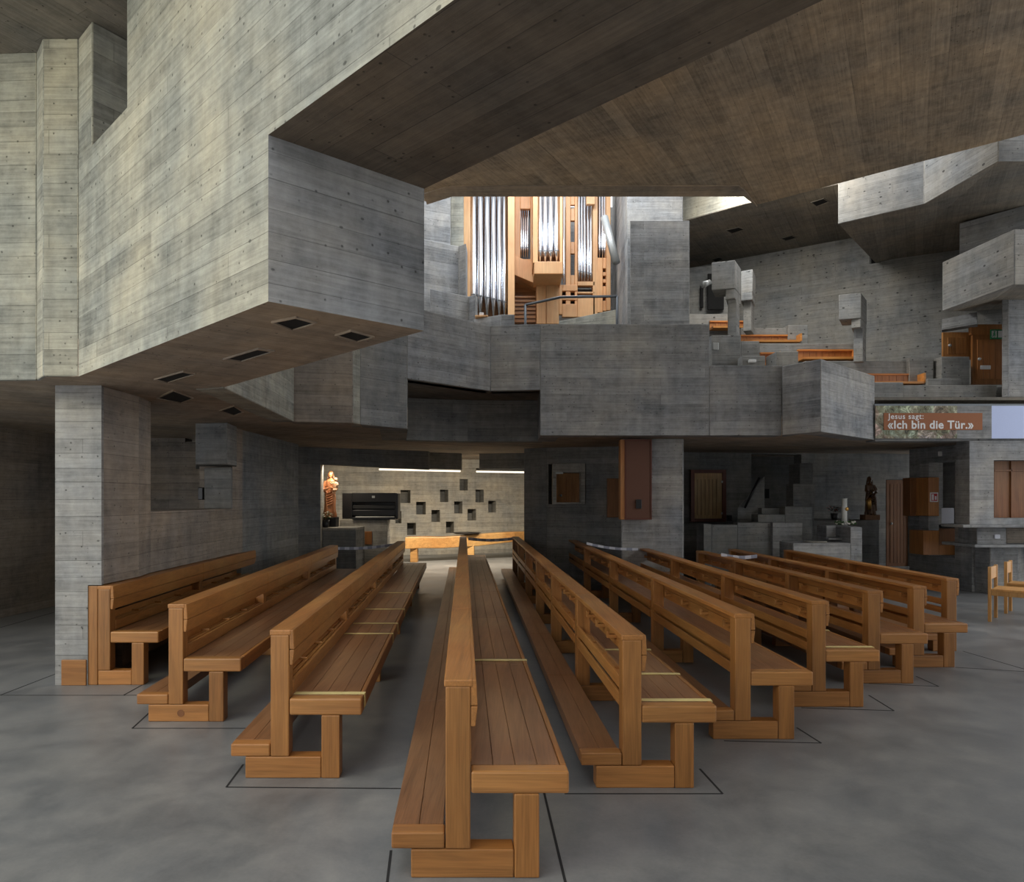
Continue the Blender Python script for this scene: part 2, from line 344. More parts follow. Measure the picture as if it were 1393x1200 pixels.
# low ceiling under the galleries
low = [(-900, 6.0), (-160, 5.9), (50, 5.83), (58, 5.655), A, Fp, (400, 8.88), (480, 9.05), (490, 9.22), (554, 9.79)]
lowp = [(XY(*p)[0]-(.03 if p in (Fp, (400, 8.88)) else 0), p[1]+(0 if p in (A, Fp) else .04)) for p in low]
rx = XY(554, 9.79)[0]
x73 = XY(735, 10.8)[0]+.03
lowp += [(rx-.03, 9.85), (XY(551, 11.78)[0], 11.78), (XY(636, 11.9)[0], 11.97), (x73, 11.94), (x73, 10.84), (XY(1063, 10.8)[0], 10.84), (XY(1065, 10.65)[0], 10.86), (XY(1117, 10.2)[0]-.03, 10.31), (XY(1190, 11.6)[0]-.03, 11.65), XY(1330, 11.75), XY(1520, 11.75), (11.5, 13), (-11.5, 13), (-11.5, 6)]
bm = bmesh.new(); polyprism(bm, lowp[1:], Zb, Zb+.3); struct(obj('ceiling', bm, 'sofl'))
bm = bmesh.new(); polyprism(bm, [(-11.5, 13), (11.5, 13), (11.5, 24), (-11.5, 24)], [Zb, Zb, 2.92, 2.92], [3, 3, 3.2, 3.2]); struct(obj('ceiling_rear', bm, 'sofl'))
# gallery floor slab (underside shows in the recess)
bm = bmesh.new(); polyprism(bm, [XY(554, 9.9), XY(667, 11.0), XY(735, 10.95), XY(1063, 10.95), XY(1185, 11.9), XY(1520, 11.9), (11.5, 19), (-2, 19), (-1.95, 11.9)], Zg, Zg+.05)
struct(obj('ceiling_recess', bm, 'sofg'))
Zb -= .006
# faces around the void behind the nose
strip('wall_void_side', [Fp, (400, 8.88)], Zb, 4.6, 'conl', offs=[(-.3, .1), (-.3, .1)])
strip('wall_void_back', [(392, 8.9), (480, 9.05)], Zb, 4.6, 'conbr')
prism('wall_void_fin', [(480, 9.05), (490, 9.22), (490, 9.6), (478, 9.6)], Zb, 4.6, 'conl')
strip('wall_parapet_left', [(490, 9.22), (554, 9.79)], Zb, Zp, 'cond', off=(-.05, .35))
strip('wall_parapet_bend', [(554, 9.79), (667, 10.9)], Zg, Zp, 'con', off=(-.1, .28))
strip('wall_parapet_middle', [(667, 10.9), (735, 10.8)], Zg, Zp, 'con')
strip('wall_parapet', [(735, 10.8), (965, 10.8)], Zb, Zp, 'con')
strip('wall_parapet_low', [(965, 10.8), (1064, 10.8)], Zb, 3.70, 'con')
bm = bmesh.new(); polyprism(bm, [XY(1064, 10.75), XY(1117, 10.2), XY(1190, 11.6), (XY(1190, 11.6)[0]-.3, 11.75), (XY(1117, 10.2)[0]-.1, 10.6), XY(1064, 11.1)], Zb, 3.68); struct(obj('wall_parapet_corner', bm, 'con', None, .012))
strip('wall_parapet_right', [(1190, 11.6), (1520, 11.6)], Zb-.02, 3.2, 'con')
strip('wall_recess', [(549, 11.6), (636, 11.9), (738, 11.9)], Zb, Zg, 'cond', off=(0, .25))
bm = bmesh.new(); polyprism(bm, [(rx-.4, 9.85), (rx, 9.85), XY(552.5, 11.65), (XY(552.5, 11.65)[0]-.4, 11.65)], Zb+.001, Zg); struct(obj('wall_recess_side', bm, 'cond'))
x7 = XY(735, 10.8)[0]; bm = bmesh.new(); bx(bm, x7, x7+.3, 11.05, 11.95, Zb+.001, Zg); struct(obj('wall_recess_end', bm, 'con'))

Zb += .006
# great brown soffit over the nave
so = [(-1.45, 11.5), XY(615, 11.2), XY(1012, 11.2), XY(1030, 11.6), XY(1393, 9.37), XY(1600, 8.3), (9, -3), (5.5, -3), (.2, 3.4), (-1.45, 5.2)]
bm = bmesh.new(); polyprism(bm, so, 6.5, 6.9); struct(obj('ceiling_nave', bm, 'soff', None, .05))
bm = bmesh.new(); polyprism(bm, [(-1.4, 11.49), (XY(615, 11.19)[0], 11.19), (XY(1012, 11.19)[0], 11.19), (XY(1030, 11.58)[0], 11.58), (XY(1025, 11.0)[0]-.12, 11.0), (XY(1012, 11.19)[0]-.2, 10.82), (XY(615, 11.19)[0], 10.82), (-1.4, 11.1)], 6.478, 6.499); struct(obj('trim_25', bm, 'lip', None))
# darker ceiling over the choir tiers and its lit edge
prism('ceiling_choir', [(925, 14.2), (1015, 13.3), (1240, 11.9), (1600, 11.9), (1600, 16), (925, 17.6)], 7.26, 7.4, 'sofg')
strip('wall_choir_edge', [(925, 14.2), (1016, 13.29)], 7.27, 8.6, 'conl')
# stepped blocks top right
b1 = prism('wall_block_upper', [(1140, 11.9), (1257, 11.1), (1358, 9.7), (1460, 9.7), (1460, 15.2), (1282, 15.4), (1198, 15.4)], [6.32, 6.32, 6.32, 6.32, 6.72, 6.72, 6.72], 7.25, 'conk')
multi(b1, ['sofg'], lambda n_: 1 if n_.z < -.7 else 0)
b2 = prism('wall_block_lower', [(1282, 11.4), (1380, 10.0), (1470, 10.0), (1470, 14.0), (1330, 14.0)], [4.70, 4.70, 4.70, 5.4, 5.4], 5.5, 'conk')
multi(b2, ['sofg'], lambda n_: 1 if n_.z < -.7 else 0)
prism('wall_block_hanger', [(1305, 12.2), (1400, 11.4), (1470, 11.4), (1470, 14.0), (1330, 14.0)], 5.5, 6.45, 'con')
prism('wall_pier_right', [(1363, 11.95), (1372, 11.9), (1440, 11.9), (1440, 12.6), (1363, 12.6)], Zg+.05, 5.25, 'con')
# back wall of the choir
slice_wall('wall_choir', (905, 17.3), (1480, 12.9), Zg, 7.26, .3, [(1183, 343, 1199, 358)], 'conk')
ublock('trim_21', 1181, 340, 1201, 362, 15.6, .1, 'black')  # black plate behind the opening, painted as its shaded depth
# organ bay
strip('wall_organ', [(560, 17.6), (870, 17.6)], Zg, 9, 'con')
prism('wall_organ_left', [(520, 12.7), (613, 13.2), (613, 14.6), (520, 14.6)], Zg+.05, 9, 'con')
prism('wall_organ_left_rear', [(613, 14.6), (631, 14.6), (629, 17.5), (613, 17.5)], Zg+.05, 9, 'conl')
prism('wall_organ_left_step', [(570, 12.5), (624, 12.9), (634, 12.75), (636, 13.19), (570, 13.19)], Zg+.05, ZZ(335, 12.9), 'con')
prism('wall_organ_left_plinth', [(585, 12.0), (638, 12.45), (647, 12.3), (650, 12.49), (585, 12.49)], Zg+.05, ZZ(402, 12.4), 'con')
prism('wall_organ_right', [(833, 17.0), (836, 15.5), (853, 13.0), (929, 13.0), (929, 17.3)], Zg+.05, 9, 'con')
prism('wall_organ_pillar', [(857, 12.2), (938, 12.2), (938, 12.99), (857, 12.99)], Zg+.05, ZZ(300, 12.2), 'con')
prism('wall_organ_low', [(760, 13.4), (838, 12.9), (838, 13.1), (766, 13.65)], [Zg+.05]*4, [ZZ(437, 13.4), ZZ(421, 12.9), ZZ(421, 12.9), ZZ(437, 13.4)], 'conl')
prism('wall_organ_corner', [(645, 11.9), (682, 11.6), (700, 11.6), (700, 12.1), (645, 12.1)], Zg+.05, ZZ(432, 11.8), 'con')

bm = bmesh.new(); bx(bm, -9, -2.05, 14.8, 15.1, 2.95, 9); struct(obj('wall_gallery_rear', bm, 'con'))
bm = bmesh.new(); bx(bm, 10.5, 15, 13.2, 13.5, 3.3, 9); struct(obj('wall_choir_end', bm, 'con'))
# left: free pier and the wall with an opening
prism('wall_left_column', [(75, 6.1), (138, 6.1), (141, 6.17), (141, 6.75), (75, 6.75)], .875, Zb, 'con', bevel=0)
prism('wall_left_column_foot', [(75, 6.1), (119.5, 6.1), (119.5, 6.75), (75, 6.75)], 0, .875, 'con', bevel=0)
lx = XY(141, 6.17)
P141, P205, P316, P330 = XY(141, 6.17), XY(205, 7.15), XY(316, 9.6), XY(330, 9.95)
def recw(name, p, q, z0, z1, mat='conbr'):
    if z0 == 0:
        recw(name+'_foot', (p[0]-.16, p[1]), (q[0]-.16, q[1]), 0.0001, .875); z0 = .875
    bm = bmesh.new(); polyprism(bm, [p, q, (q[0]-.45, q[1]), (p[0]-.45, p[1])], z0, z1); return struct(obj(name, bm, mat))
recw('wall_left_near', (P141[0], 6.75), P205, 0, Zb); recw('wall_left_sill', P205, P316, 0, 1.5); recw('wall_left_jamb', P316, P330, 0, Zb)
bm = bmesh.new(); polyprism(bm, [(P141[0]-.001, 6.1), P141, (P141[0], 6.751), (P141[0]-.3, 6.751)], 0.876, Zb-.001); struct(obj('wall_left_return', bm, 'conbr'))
prism('wall_left_hanging', [(266, 9.1), (309, 9.05), (322, 9.5), (322, 10.4), (266, 10.4)], ZZ(632, 9.1), Zb, 'cond')
prism('wall_left_insert', [(278, 9.3), (315, 9.3), (318, 10.0), (278, 10.0)], 1.5, ZZ(635, 9.3)-.01, 'cond')
slice_wall('wall_left_rear', (120, 11.2), (330, 11.4), 0, Zb, .3, [(252, 596, 267, 601)], 'conbr')
slice_wall('wall_left', (-120, 8.2), (90, 10.9), 0, Zb, .3, [], 'conbr')
bm = bmesh.new(); bx(bm, P330[0]-.3, P330[0]-.02, 9.96, 12.6, 0, Zb); struct(obj('wall_left_link', bm, 'cond'))
# rear left wall with its small lamp niche
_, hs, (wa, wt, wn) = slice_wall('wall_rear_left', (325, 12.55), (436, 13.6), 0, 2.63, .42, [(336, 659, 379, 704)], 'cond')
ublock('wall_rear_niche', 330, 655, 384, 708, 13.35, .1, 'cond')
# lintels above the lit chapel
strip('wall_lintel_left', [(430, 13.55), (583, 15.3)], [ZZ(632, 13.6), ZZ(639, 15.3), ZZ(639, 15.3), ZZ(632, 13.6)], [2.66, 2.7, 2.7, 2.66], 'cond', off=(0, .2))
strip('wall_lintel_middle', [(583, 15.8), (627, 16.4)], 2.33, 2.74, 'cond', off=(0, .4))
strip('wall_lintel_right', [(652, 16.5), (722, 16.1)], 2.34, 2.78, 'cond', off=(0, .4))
# lit chapel wall with its twelve small niches
nz = [(28, 155, 107, 258), (495, 68, 560, 158), (340, 152, 405, 250), (620, 152, 686, 252), (152, 248, 228, 348), (452, 245, 517, 340), (720, 240, 782, 332), (272, 312, 340, 407), (557, 305, 625, 395), (-12, 322, 35, 418), (80, 414, 150, 510), (387, 404, 450, 495)]
holes = [(540+x0/5.804, 640+y0/5.804, 540+x1/5.804, 640+y1/5.804) for x0, y0, x1, y1 in nz]
slice_wall('wall_chapel', (425, 19.6), (735, 21.6), 0, 2.92, .5, holes, 'nich')
strip('wall_chapel_rear', [(420, 20.2), (740, 22.2)], 0, 2.9, 'cond', off=(0, .1))
bm = bmesh.new(); polyprism(bm, [XY(436, 13.6), XY(440, 14.1), XY(427, 19.6), XY(415, 19.6), XY(410, 13.8)], 0.0, 2.64); struct(obj('wall_chapel_left', bm, 'nich'))
# centre wall with window
prism('wall_centre_left', [(713, 14.0), (744, 13.62), (744, 14.1), (722, 14.4), (722, 21.4), (716, 21.4)], 0, 2.68, 'cond')
slice_wall('wall_centre', (744, 13.62), (852, 13.1), 0, 2.65, .35, [(746, 631, 796, 686)], 'cond')
prism('wall_centre_rear', [(728, 16.2), (860, 16.2), (860, 16.4), (728, 16.4)], 0, 2.7, 'nich')
prism('wall_centre_pillar', [(845, 11.4), (930, 11.4), (930, 12.3), (845, 12.3)], 0, Zb, 'con', bevel=.02)
# rear right wall: stair opening, steps, low walls
slice_wall('wall_rear_right', (900, 15.7), (1275, 16.9), 0, 2.72, .3, [(1022, 618, 1090, 700), (1205, 652, 1238, 771)], 'cond')
bm = bmesh.new(); bx(bm, 3, 11.4, 18.6, 18.8, 0, 2.77); struct(obj('wall_stair', bm, 'cond'))
def lowb(name, u0, v0, u1, d, th, mat='cond', z0=0.0): return ublock(name, u0, v0, u1, None, d, th, mat, z0=z0)
lowb('wall_stair_block', 1088, 630, 1106, 14.9, .6); lowb('wall_stair_parapet', 1079, 658, 1108, 14.5, .38); lowb('wall_stair_pedestal', 1068, 689, 1105, 14.0, .45)
lowb('wall_step_upper', 1036, 691, 1068, 14.3, .4); lowb('wall_step_lower', 1031, 700, 1068, 13.9, .38)
lowb('wall_low_middle', 1003, 711, 1051, 13.5, .3); lowb('wall_low_right', 1051, 711, 1092, 13.4, .4, 'con'); lowb('wall_low_left', 957, 713, 968, 13.1, .5); lowb('wall_low_rear', 968, 714, 1003, 13.4, .2)
lowb('wall_statue_ledge', 1105, 708, 1196, 14.6, 1.6)
prism('wall_stair_rail', [(1003, 14.5), (1040, 14.5), (1040, 14.7), (1003, 14.7)], [0]*4, [ZZ(692, 14.5), ZZ(648, 14.5), ZZ(648, 14.5), ZZ(692, 14.5)], 'cond')
# right piers
slice_wall('wall_right_niche', (1237, 13.9), (1322, 12.3), 0, Zb, .3, [(1263, 628, 1299, 758)], 'con')
prism('wall_right_niche_rear', [(1240, 14.9), (1335, 13.6), (1345, 14.3), (1250, 15.3)], 0, Zb, 'con')
slice_wall('wall_right', (1319, 11.55), (1520, 11.55), ZZ(714, 11.55), Zb-.025, .35, [(1352, 626, 1470, 705)], 'con')
ublock('wall_right_ledge', 1310, 714, 1500, 718, 11.45, .6, 'con')
ublock('wall_right_console', 1329, 718, 1369, 742, 11.75, .5, 'con'); ublock('wall_right_console_side', 1369, 718, 1500, 741, 12.0, .3, 'conbr')
ublock('wall_right_slab', 1326, 741, 1500, 745, 11.6, .9, 'con')
prism('wall_right_base', [(1326, 12.3), (1347, 12.0), (1385, 12.0), (1394, 12.4), (1500, 12.4), (1500, 12.9), (1326, 12.9)], 0, ZZ(745, 11.6), 'con')
strip('wall_far_right', [(1385, 13.5), (1600, 12.8)], 0, Zb, 'con')

# choir tiers (stepped concrete seating) -----------------------------------------
def tier(name, u0, v, u1, d, th=.3, mat='conk'): return ublock(name, u0, v, u1, None, d, th, mat, z0=Zg+.04)
tier('wall_tier_front', 1184, 520, 1229, 12.3); tier('wall_tier_front_long', 1229, 524, 1356, 12.3); tier('wall_tier_front_end', 1356, 526, 1400, 12.4)
tier('wall_tier_second', 1095, 491, 1237, 13.0); tier('wall_tier_second_end', 1237, 486, 1270, 12.9, .5)
tier('wall_tier_third', 1033, 467, 1162, 13.6); tier('wall_tier_fourth', 1008, 446, 1072, 14.2); tier('wall_tier_fourth_end', 1072, 442, 1099, 14.1, .5)
tier('wall_tier_top', 925, 427, 990, 14.7); tier('wall_tier_side', 1281, 485, 1319, 12.75, .4); tier('wall_tier_small', 1262, 515, 1308, 12.62, .1)
tier('wall_tier_box', 968, 456, 1008, 11.9, .5); tier('wall_tier_box_small', 1008, 464, 1033, 12.3, .4); tier('wall_tier_box_front', 1056, 478, 1086, 11.9, .5); tier('wall_tier_curb', 1010, 484, 1041, 11.6, .25)
prism('wall_alcove', [(925, 15.9), (992, 15.5), (992, 15.8), (925, 16.2)], Zg+.05, ZZ(362, 15.7), 'cond')
ublock('trim_22', 953, 388, 957, 418, 15.6, .05, 'black'); ublock('trim_23', 963, 372, 985, 421, 15.45, .05, 'black')  # black plates painted as the shade of the alcove slits
prism('wall_wedge', [(1281, 13.2), (1330, 12.7), (1330, 12.9), (1281, 13.4)], [ZZ(449, 13.2), ZZ(441, 12.7), ZZ(441, 12.7), ZZ(449, 13.2)], [ZZ(434, 13.2), ZZ(424, 12.7), ZZ(424, 12.7), ZZ(434, 13.2)], 'con')
def choir_bench(u0, v0, u1, v1, d, label):
    e = empty('choir_bench', (XY((u0+u1)/2, d)[0], d, ZZ(v1, d)), label, 'bench', 'wooden benches on the choir tiers')
    w = (u1-u0)*d/F/2; h = (v1-v0)*d/F
    bm = bmesh.new(); k = max(3, int(w*2/.12)); s = 2*w/k
    for i in range(k): bx(bm, -w+i*s+.003, -w+(i+1)*s-.003, .04, .07, 0, h-.03)
    obj('backrest', bm, 'door', e)
    bm = bmesh.new(); bx(bm, -w, w, .01, .075, h-.03, h); obj('top_rail', bm, 'ora', e)
    bm = bmesh.new(); bx(bm, w-.03 if u1 > 1060 else w-.02, w, -.22, .04, 0, h-.03); obj('end_panel', bm, 'ora', e)
    bm = bmesh.new(); bx(bm, -w, w-.03, -.22, .04, -.02, .02); obj('seat', bm, 'ora', e)
choir_bench(1163, 508, 1250, 523, 12.9, 'long orange wood bench along the lowest visible choir tier')
choir_bench(1086, 475, 1162, 490, 13.5, 'orange wood choir bench on the third tier beside the lone concrete post')
choir_bench(1035, 479, 1056, 498, 12.9, 'short orange wood bench piece squeezed between two concrete boxes')
choir_bench(1008, 455, 1085, 467, 14.1, 'orange wood choir bench second from the top of the tiers')
choir_bench(966, 436, 1013, 448, 14.6, 'topmost orange wood choir bench behind the tall concrete lamp post')
# concrete lamp posts on the tiers
def mono(head, post, d, label):
    (u0, v0, u1, v1), (p0, p1, q0, q1) = head, post
    e = empty('concrete_lamp_post', (XY((p0+p1)/2, d)[0], d, ZZ(q1, d)), label, 'lamp post'); ex, ey, ez = e.location
    def pz(nm, pts, z0, z1, m_='conk'):
        bm = bmesh.new(); polyprism(bm, [(XY(*p)[0]-ex, XY(*p)[1]-ey) for p in pts], z0-ez, z1-ez); return obj(nm, bm, m_, e, .01)
    s = (u1-u0)*.2
    pz('post', [(p0, d+.05), (p1-4, d-.02), (p1, d+.3), (p0+4, d+.36)], ZZ(q1, d), ZZ(v1, d)+.02)
    mid = v0+(v1-v0)*.74
    pz('head', [(u0, d), (u1-s, d-.12), (u1, d+.35), (u0+s*.6, d+.45)], ZZ(mid, d), ZZ(v0, d))
    pz('head_step', [(p0-3, d-.03), (u1-s-.5, d-.11), (u1-.4, d+.33), (p0, d+.4)], ZZ(v1, d), ZZ(mid, d))
    return e
m1 = mono((968, 357, 1008, 408), (990, 1006, 408, 498), 12.42, 'tall concrete post with stepped block head and a small spotlight')
bm = bmesh.new(); tube(bm, [(-.16, -.12, -.02), (-.02, -.06, .05)], [.06, .045]); sp_ = obj('spotlight', bm, 'alu', m1, 0, True); sp_.location = (-.42, 0, ZZ(389, 12.42)-m1.location.z)
mono((1008, 369, 1028, 410), (1011, 1026, 410, 450), 13.4, 'narrow concrete post right behind the tall post with the spotlight')
mono((1141, 401, 1179, 447), (1161, 1178, 447, 492), 12.9, 'lone concrete post with square block head against the choir wall')
o = tag(ublock('mirror_panel', 970, 466, 978, 476, 11.85, .03, 'alu', st=False), 'small tilted metal plate on the concrete box below the tall post', 'plate')
o = tag(ublock('paper_sheet', 1019, 489, 1029, 493, 11.55, .06, 'white', st=False), 'small white sheet on the concrete box behind the parapet', 'paper')

# ceiling slots (recessed lights, switched off): flush black plates stand for their shade
def slot(pts, z, label, up=-1, mat='black'):
    c = []
    for u, v in pts:
        d = (z-H)*F/(HY-v); c.append(Vector(XY(u, d)))
    m_ = sum(c, Vector((0, 0)))/4
    e = empty('ceiling_light', (m_.x, m_.y, z), label, 'ceiling light', 'dark recessed ceiling lights')
    bm = bmesh.new(); polyprism(bm, [p-m_ for p in c], -.004, .05); obj('recess', bm, mat, e)
    bm = bmesh.new()
    for i in range(4):
        p, q = c[i]-m_, c[(i+1) % 4]-m_; polyprism(bm, [p, q, q*1.12, p*1.12], -.012, .0)
    obj('frame', bm, 'sofl' if z < 3 else 'sofg', e)
slot([(372, 437), (402, 431), (428, 438), (398, 447)], Zb, 'square dark ceiling recess nearest the corner of the hanging nose block')
slot([(458, 455), (478, 449), (507, 457), (486, 463)], Zb, 'square dark ceiling recess by the right edge of the nose block')
slot([(307, 487), (350, 474), (370, 477), (328, 490)], Zb, 'long dark ceiling recess in the middle of the nose block underside')
slot([(212, 515), (248, 505), (264, 508), (228, 519)], Zb, 'long dark ceiling recess left of the middle one, towards the pier')
slot([(215, 541), (236, 531), (262, 541), (246, 547)], Zb, 'narrow dark ceiling recess behind the near pier')
slot([(300, 558), (318, 552), (330, 560), (318, 564)], Zb, 'narrow dark ceiling recess above the wall opening')
slot([(988, 313), (1005, 309), (1012, 312), (996, 317)], 7.26, 'small choir ceiling recess nearest the organ side')
slot([(1104, 275), (1120, 270), (1127, 274), (1111, 280)], 7.26, 'small choir ceiling recess beside the big right block')
slot([(1063, 324), (1077, 320), (1083, 323), (1069, 327)], 7.26, 'small choir ceiling recess in the middle of the choir ceiling')
slot([(968, 353), (978, 350), (984, 352), (974, 356)], 7.26, 'small choir ceiling recess farthest back over the block headed post')

# ================================================================== PEWS
def pew(near_u, base_v, ztop, far_u, far_v, nseg, label, seat=True, kneel=True, wall=False, pegs=True):
    Y0 = H*F/(base_v-HY); X0 = (near_u-CX)*Y0/F; zs = ztop/.85
    Y1 = (H-ztop)*F/(far_v-HY); X1 = (far_u-CX)*Y1/F; Ln = Y1-Y0; m = (X1-X0)/Ln; sg = Ln/nseg
    e = empty('church_pew', (X0, Y0, 0), label, 'pew', 'oak pews of the nave')
    def part(name, boxes, mat, bevel=.006, par=None):
        bm = bmesh.new()
        for q in boxes: bx(bm, *q[:4], q[4]*zs, q[5]*zs, m)
        return obj(name, bm, mat, par or e, bevel)
    st = [i*sg for i in range(nseg)]+[Ln-.1]
    for i, y in enumerate(st):
        y = max(0, y-(.05 if 0 < i < nseg else 0))
        part('post', [(0, .107, y, y+.1, .125 if seat else 0, .82)], 'oakv')
        if seat:
            part('leg', [(.295, .402, y, y+.1, 0, .361)], 'oakv')
            part('plinth', [(-.148 if kneel else 0, .293, y+.002, y+.098, 0, .123)], 'oakx')
        elif kneel: part('plinth', [(-.148, -.002, y, y+.1, 0, .123)], 'oakx')
    part('top_rail', [(-.006, .118, i*sg+(.0 if i == 0 else .003), (i+1)*sg, .818, .85) for i in range(nseg)], 'oakl')
    # backrest: tapered panel
    bm = bmesh.new()
    for i in range(nseg):
        y0, y1 = i*sg+.003, (i+1)*sg
        for (za, zb, xa, xb) in ((.648, .735, .128, .138), (.738, .848, .138, .132)):
            hexa(bm, [(.109+m*y0, y0, za*zs), (xa+m*y0, y0, za*zs), (xa+m*y1, y1, za*zs), (.109+m*y1, y1, za*zs), (.109+m*y0, y0, zb*zs), (xb+m*y0, y0, zb*zs), (xb+m*y1, y1, zb*zs), (.109+m*y1, y1, zb*zs)])
    back = obj('backrest', bm, 'oakl', e, .004)
    if seat:
        w = (.50-.109)/4; bo = []
        for i in range(nseg):
            for k in range(4): bo.append((.109+k*w+.001, .109+(k+1)*w-.001, i*sg+(.085 if i == 0 else .003), (i+1)*sg-.002, .405, .455))
        so_ = part('seat', bo, 'oakp', .0015)
        part('seat_edge', [(.502, .53, i*sg+(.085 if i == 0 else .002), (i+1)*sg-.001, .361, .457) for i in range(nseg)], 'oakl', .006, so_)
        part('seat_end', [(.109, .53, 0, .083, .361, .457)], 'oakx', .01, so_)
        part('seat_back_rail', [(.088, .112, .1, Ln-.1, .457, .54)], 'oakl')
    bo = []
    for i in range(nseg):
        y0, y1 = i*sg+.1, (i+1)*sg-.05
        bo += [(.02, .05, y0, y1, .53, .545), (.06, .086, y0, y1, .53, .545), (0, .018, y0, y1, .53, .60), (0, .018, y0, y1, .43, .50)]
        for q in range(1, 4): yy = y0+(y1-y0)*q/4; bo.append((.018, .086, yy-.01, yy+.01, .531, .56))
    part('book_shelf', bo, 'oakl', .003)
    if kneel:
        bo = [(-.232, -.119, i*sg+(.085 if i == 0 else .003), (i+1)*sg, .125, .195) for i in range(nseg)]+[(-.117, -.012, i*sg+(.085 if i == 0 else .003), (i+1)*sg, .125, .195) for i in range(nseg)]
        kn = part('kneeler', bo, 'oakp', .0015); part('kneeler_end', [(-.232, -.004, 0, .083, .125, .197)], 'oakx', .008, kn)
    if wall:
        part('end_panel', [(-.09, -.003, 0, .1, 0, .85)], 'oakv'); part('wall_plinth', [(-.31, -.093, -.02, .08, 0, .22)], 'oakx')
    if pegs:
        k = 4
        for i in range(nseg):
            for q in range(k):
                y = i*sg+.1+(sg-.15)*(q+.5)/k
                part('hook', [(.045, .11, y-.02, y+.02, .70, .722), (.045, .06, y-.02, y+.02, .722, .745)], 'oakx', .002, back)
    return dict(X0=X0, Y0=Y0, m=m, L=Ln, zs=zs, e=e)
PW = [
 pew(133, 932, .867, 336, 748, 2, 'short oak pew set against the left concrete wall beside the free pier', kneel=False, wall=True),
 pew(229, 982, .859, 449, 741.5, 3, 'oak pew second from the left wall, with a round knot low on its end'),
 pew(368, 1059, .863, 541, 736, 4, 'oak pew third from the left wall, several yellow tapes on its seat'),
 pew(606, 1195, .85, 626, 729.5, 6, 'long oak pew nearest the viewer in the centre, seen end on'),
 pew(847, 1072.5, .861, 697, 730, 6, 'oak pew immediately right of the nearest central pew, two bright tapes at its seat end'),
 pew(1000, 1006, .85, 771, 733, 4, 'oak pew second to the right of the nearest central pew'),
 pew(1105, 962, .83, 867.5, 744.7, 3, 'oak pew third to the right of the central pew, tape on its seat'),
 pew(1181, 930, .819, 947, 749, 3, 'oak pew fourth to the right of the central pew, between taped pew and rightmost seat'),
 pew(1242.5, 908, .785, 991, 746.7, 3, 'oak pew with the rightmost seat, just left of the seatless front rail'),
 pew(1288, 886, .779, 1066, 748, 2, 'seatless oak front rail at the far right end of the pew block', seat=False, kneel=True),
]
def tape(pi, y, label, w=.03, x1=.532):
    p = PW[pi]; z = .459*p['zs']; e = bmesh.new()
    bx(e, .115+p['m']*y, x1+p['m']*y, y, y+w, z-.0015, z+.002); bx(e, x1+p['m']*y, x1+.002+p['m']*y, y, y+w, .38*p['zs'], z+.002)
    o = obj('tape_strip', e, 'tapey'); o.location = (p['X0'], p['Y0'], 0); tag(o, label, 'tape', 'yellow tape strips on the pew seats')
pn = ['', '', 'third pew from the left wall', 'nearest central pew', 'pew right of the central one', '', 'third pew right of centre']
for pi, ys in ((2, (.088, 1.95, 2.45, 3.3, 4.6)), (3, (2.05,)), (4, (.088, .7, 1.45)), (6, (.088, .8))):
    for k, y in enumerate(ys):
        order = ['nearest strip of pale tape', 'second nearest strip of tape', 'third strip of tape', 'fourth strip of tape', 'farthest strip of tape'][k] if len(ys) > 1 else 'single strip of tape'
        tape(pi, y, '%s on the seat of the %s' % (order, pn[pi]), .045 if k == 0 else .035)
# oak round knot plug on pew two
p = PW[1]
bm = bmesh.new(); bmesh.ops.create_circle(bm, cap_ends=True, radius=.026, segments=20, matrix=Matrix.Translation((.09, .0005, .062)) @ Matrix.Rotation(math.pi/2, 4, 'X'))
bmesh.ops.solidify(bm, geom=bm.faces[:], thickness=.004)
obj('wood_knot', bm, 'doord', p['e'])

# striped barrier tapes
def barrier(a3, b3, h, label):
    a3, b3 = Vector(a3), Vector(b3); n_ = max(6, int((b3-a3).length/.09)); e = empty('barrier_tape', a3, label, 'barrier tape', 'striped tapes closing the rows')
    for col, par in (('tapew', 0), ('tapeb', 1)):
        bm = bmesh.new()
        for i in range(n_):
            if i % 2 != par: continue
            p, q = (b3-a3)*(i/n_), (b3-a3)*((i+1)/n_); sg_ = lambda t: -.03*math.sin(math.pi*t)
            hexa(bm, [(v.x, v.y+dy, v.z+dz+sg_(t)) for dz in (0, h) for v, t, dy in ((p, i/n_, 0), (q, (i+1)/n_, 0), (q, (i+1)/n_, .003), (p, i/n_, .003))])
        obj('white_stripes' if par == 0 else 'blue_stripes', bm, col, e)
def P3(u, v, d): x, y = XY(u, d); return (x, y, ZZ(v, d))
barrier(P3(456, 748, 12.2), P3(541, 742, 13.05), .05, 'striped tape between the far ends of the second and third pews')
barrier(P3(637, 735, 14.6), P3(697, 735, 14.6), .06, 'striped tape hung before the log bench between two pew ends')
barrier(P3(798, 741, 11.36), P3(868, 749, 11.22), .04, 'striped tape closing the row in front of the concrete pillar')
barrier(P3(981, 757, 9.9), P3(1030, 759, 9.8), .05, 'striped white tape lying across the far rows at the right')

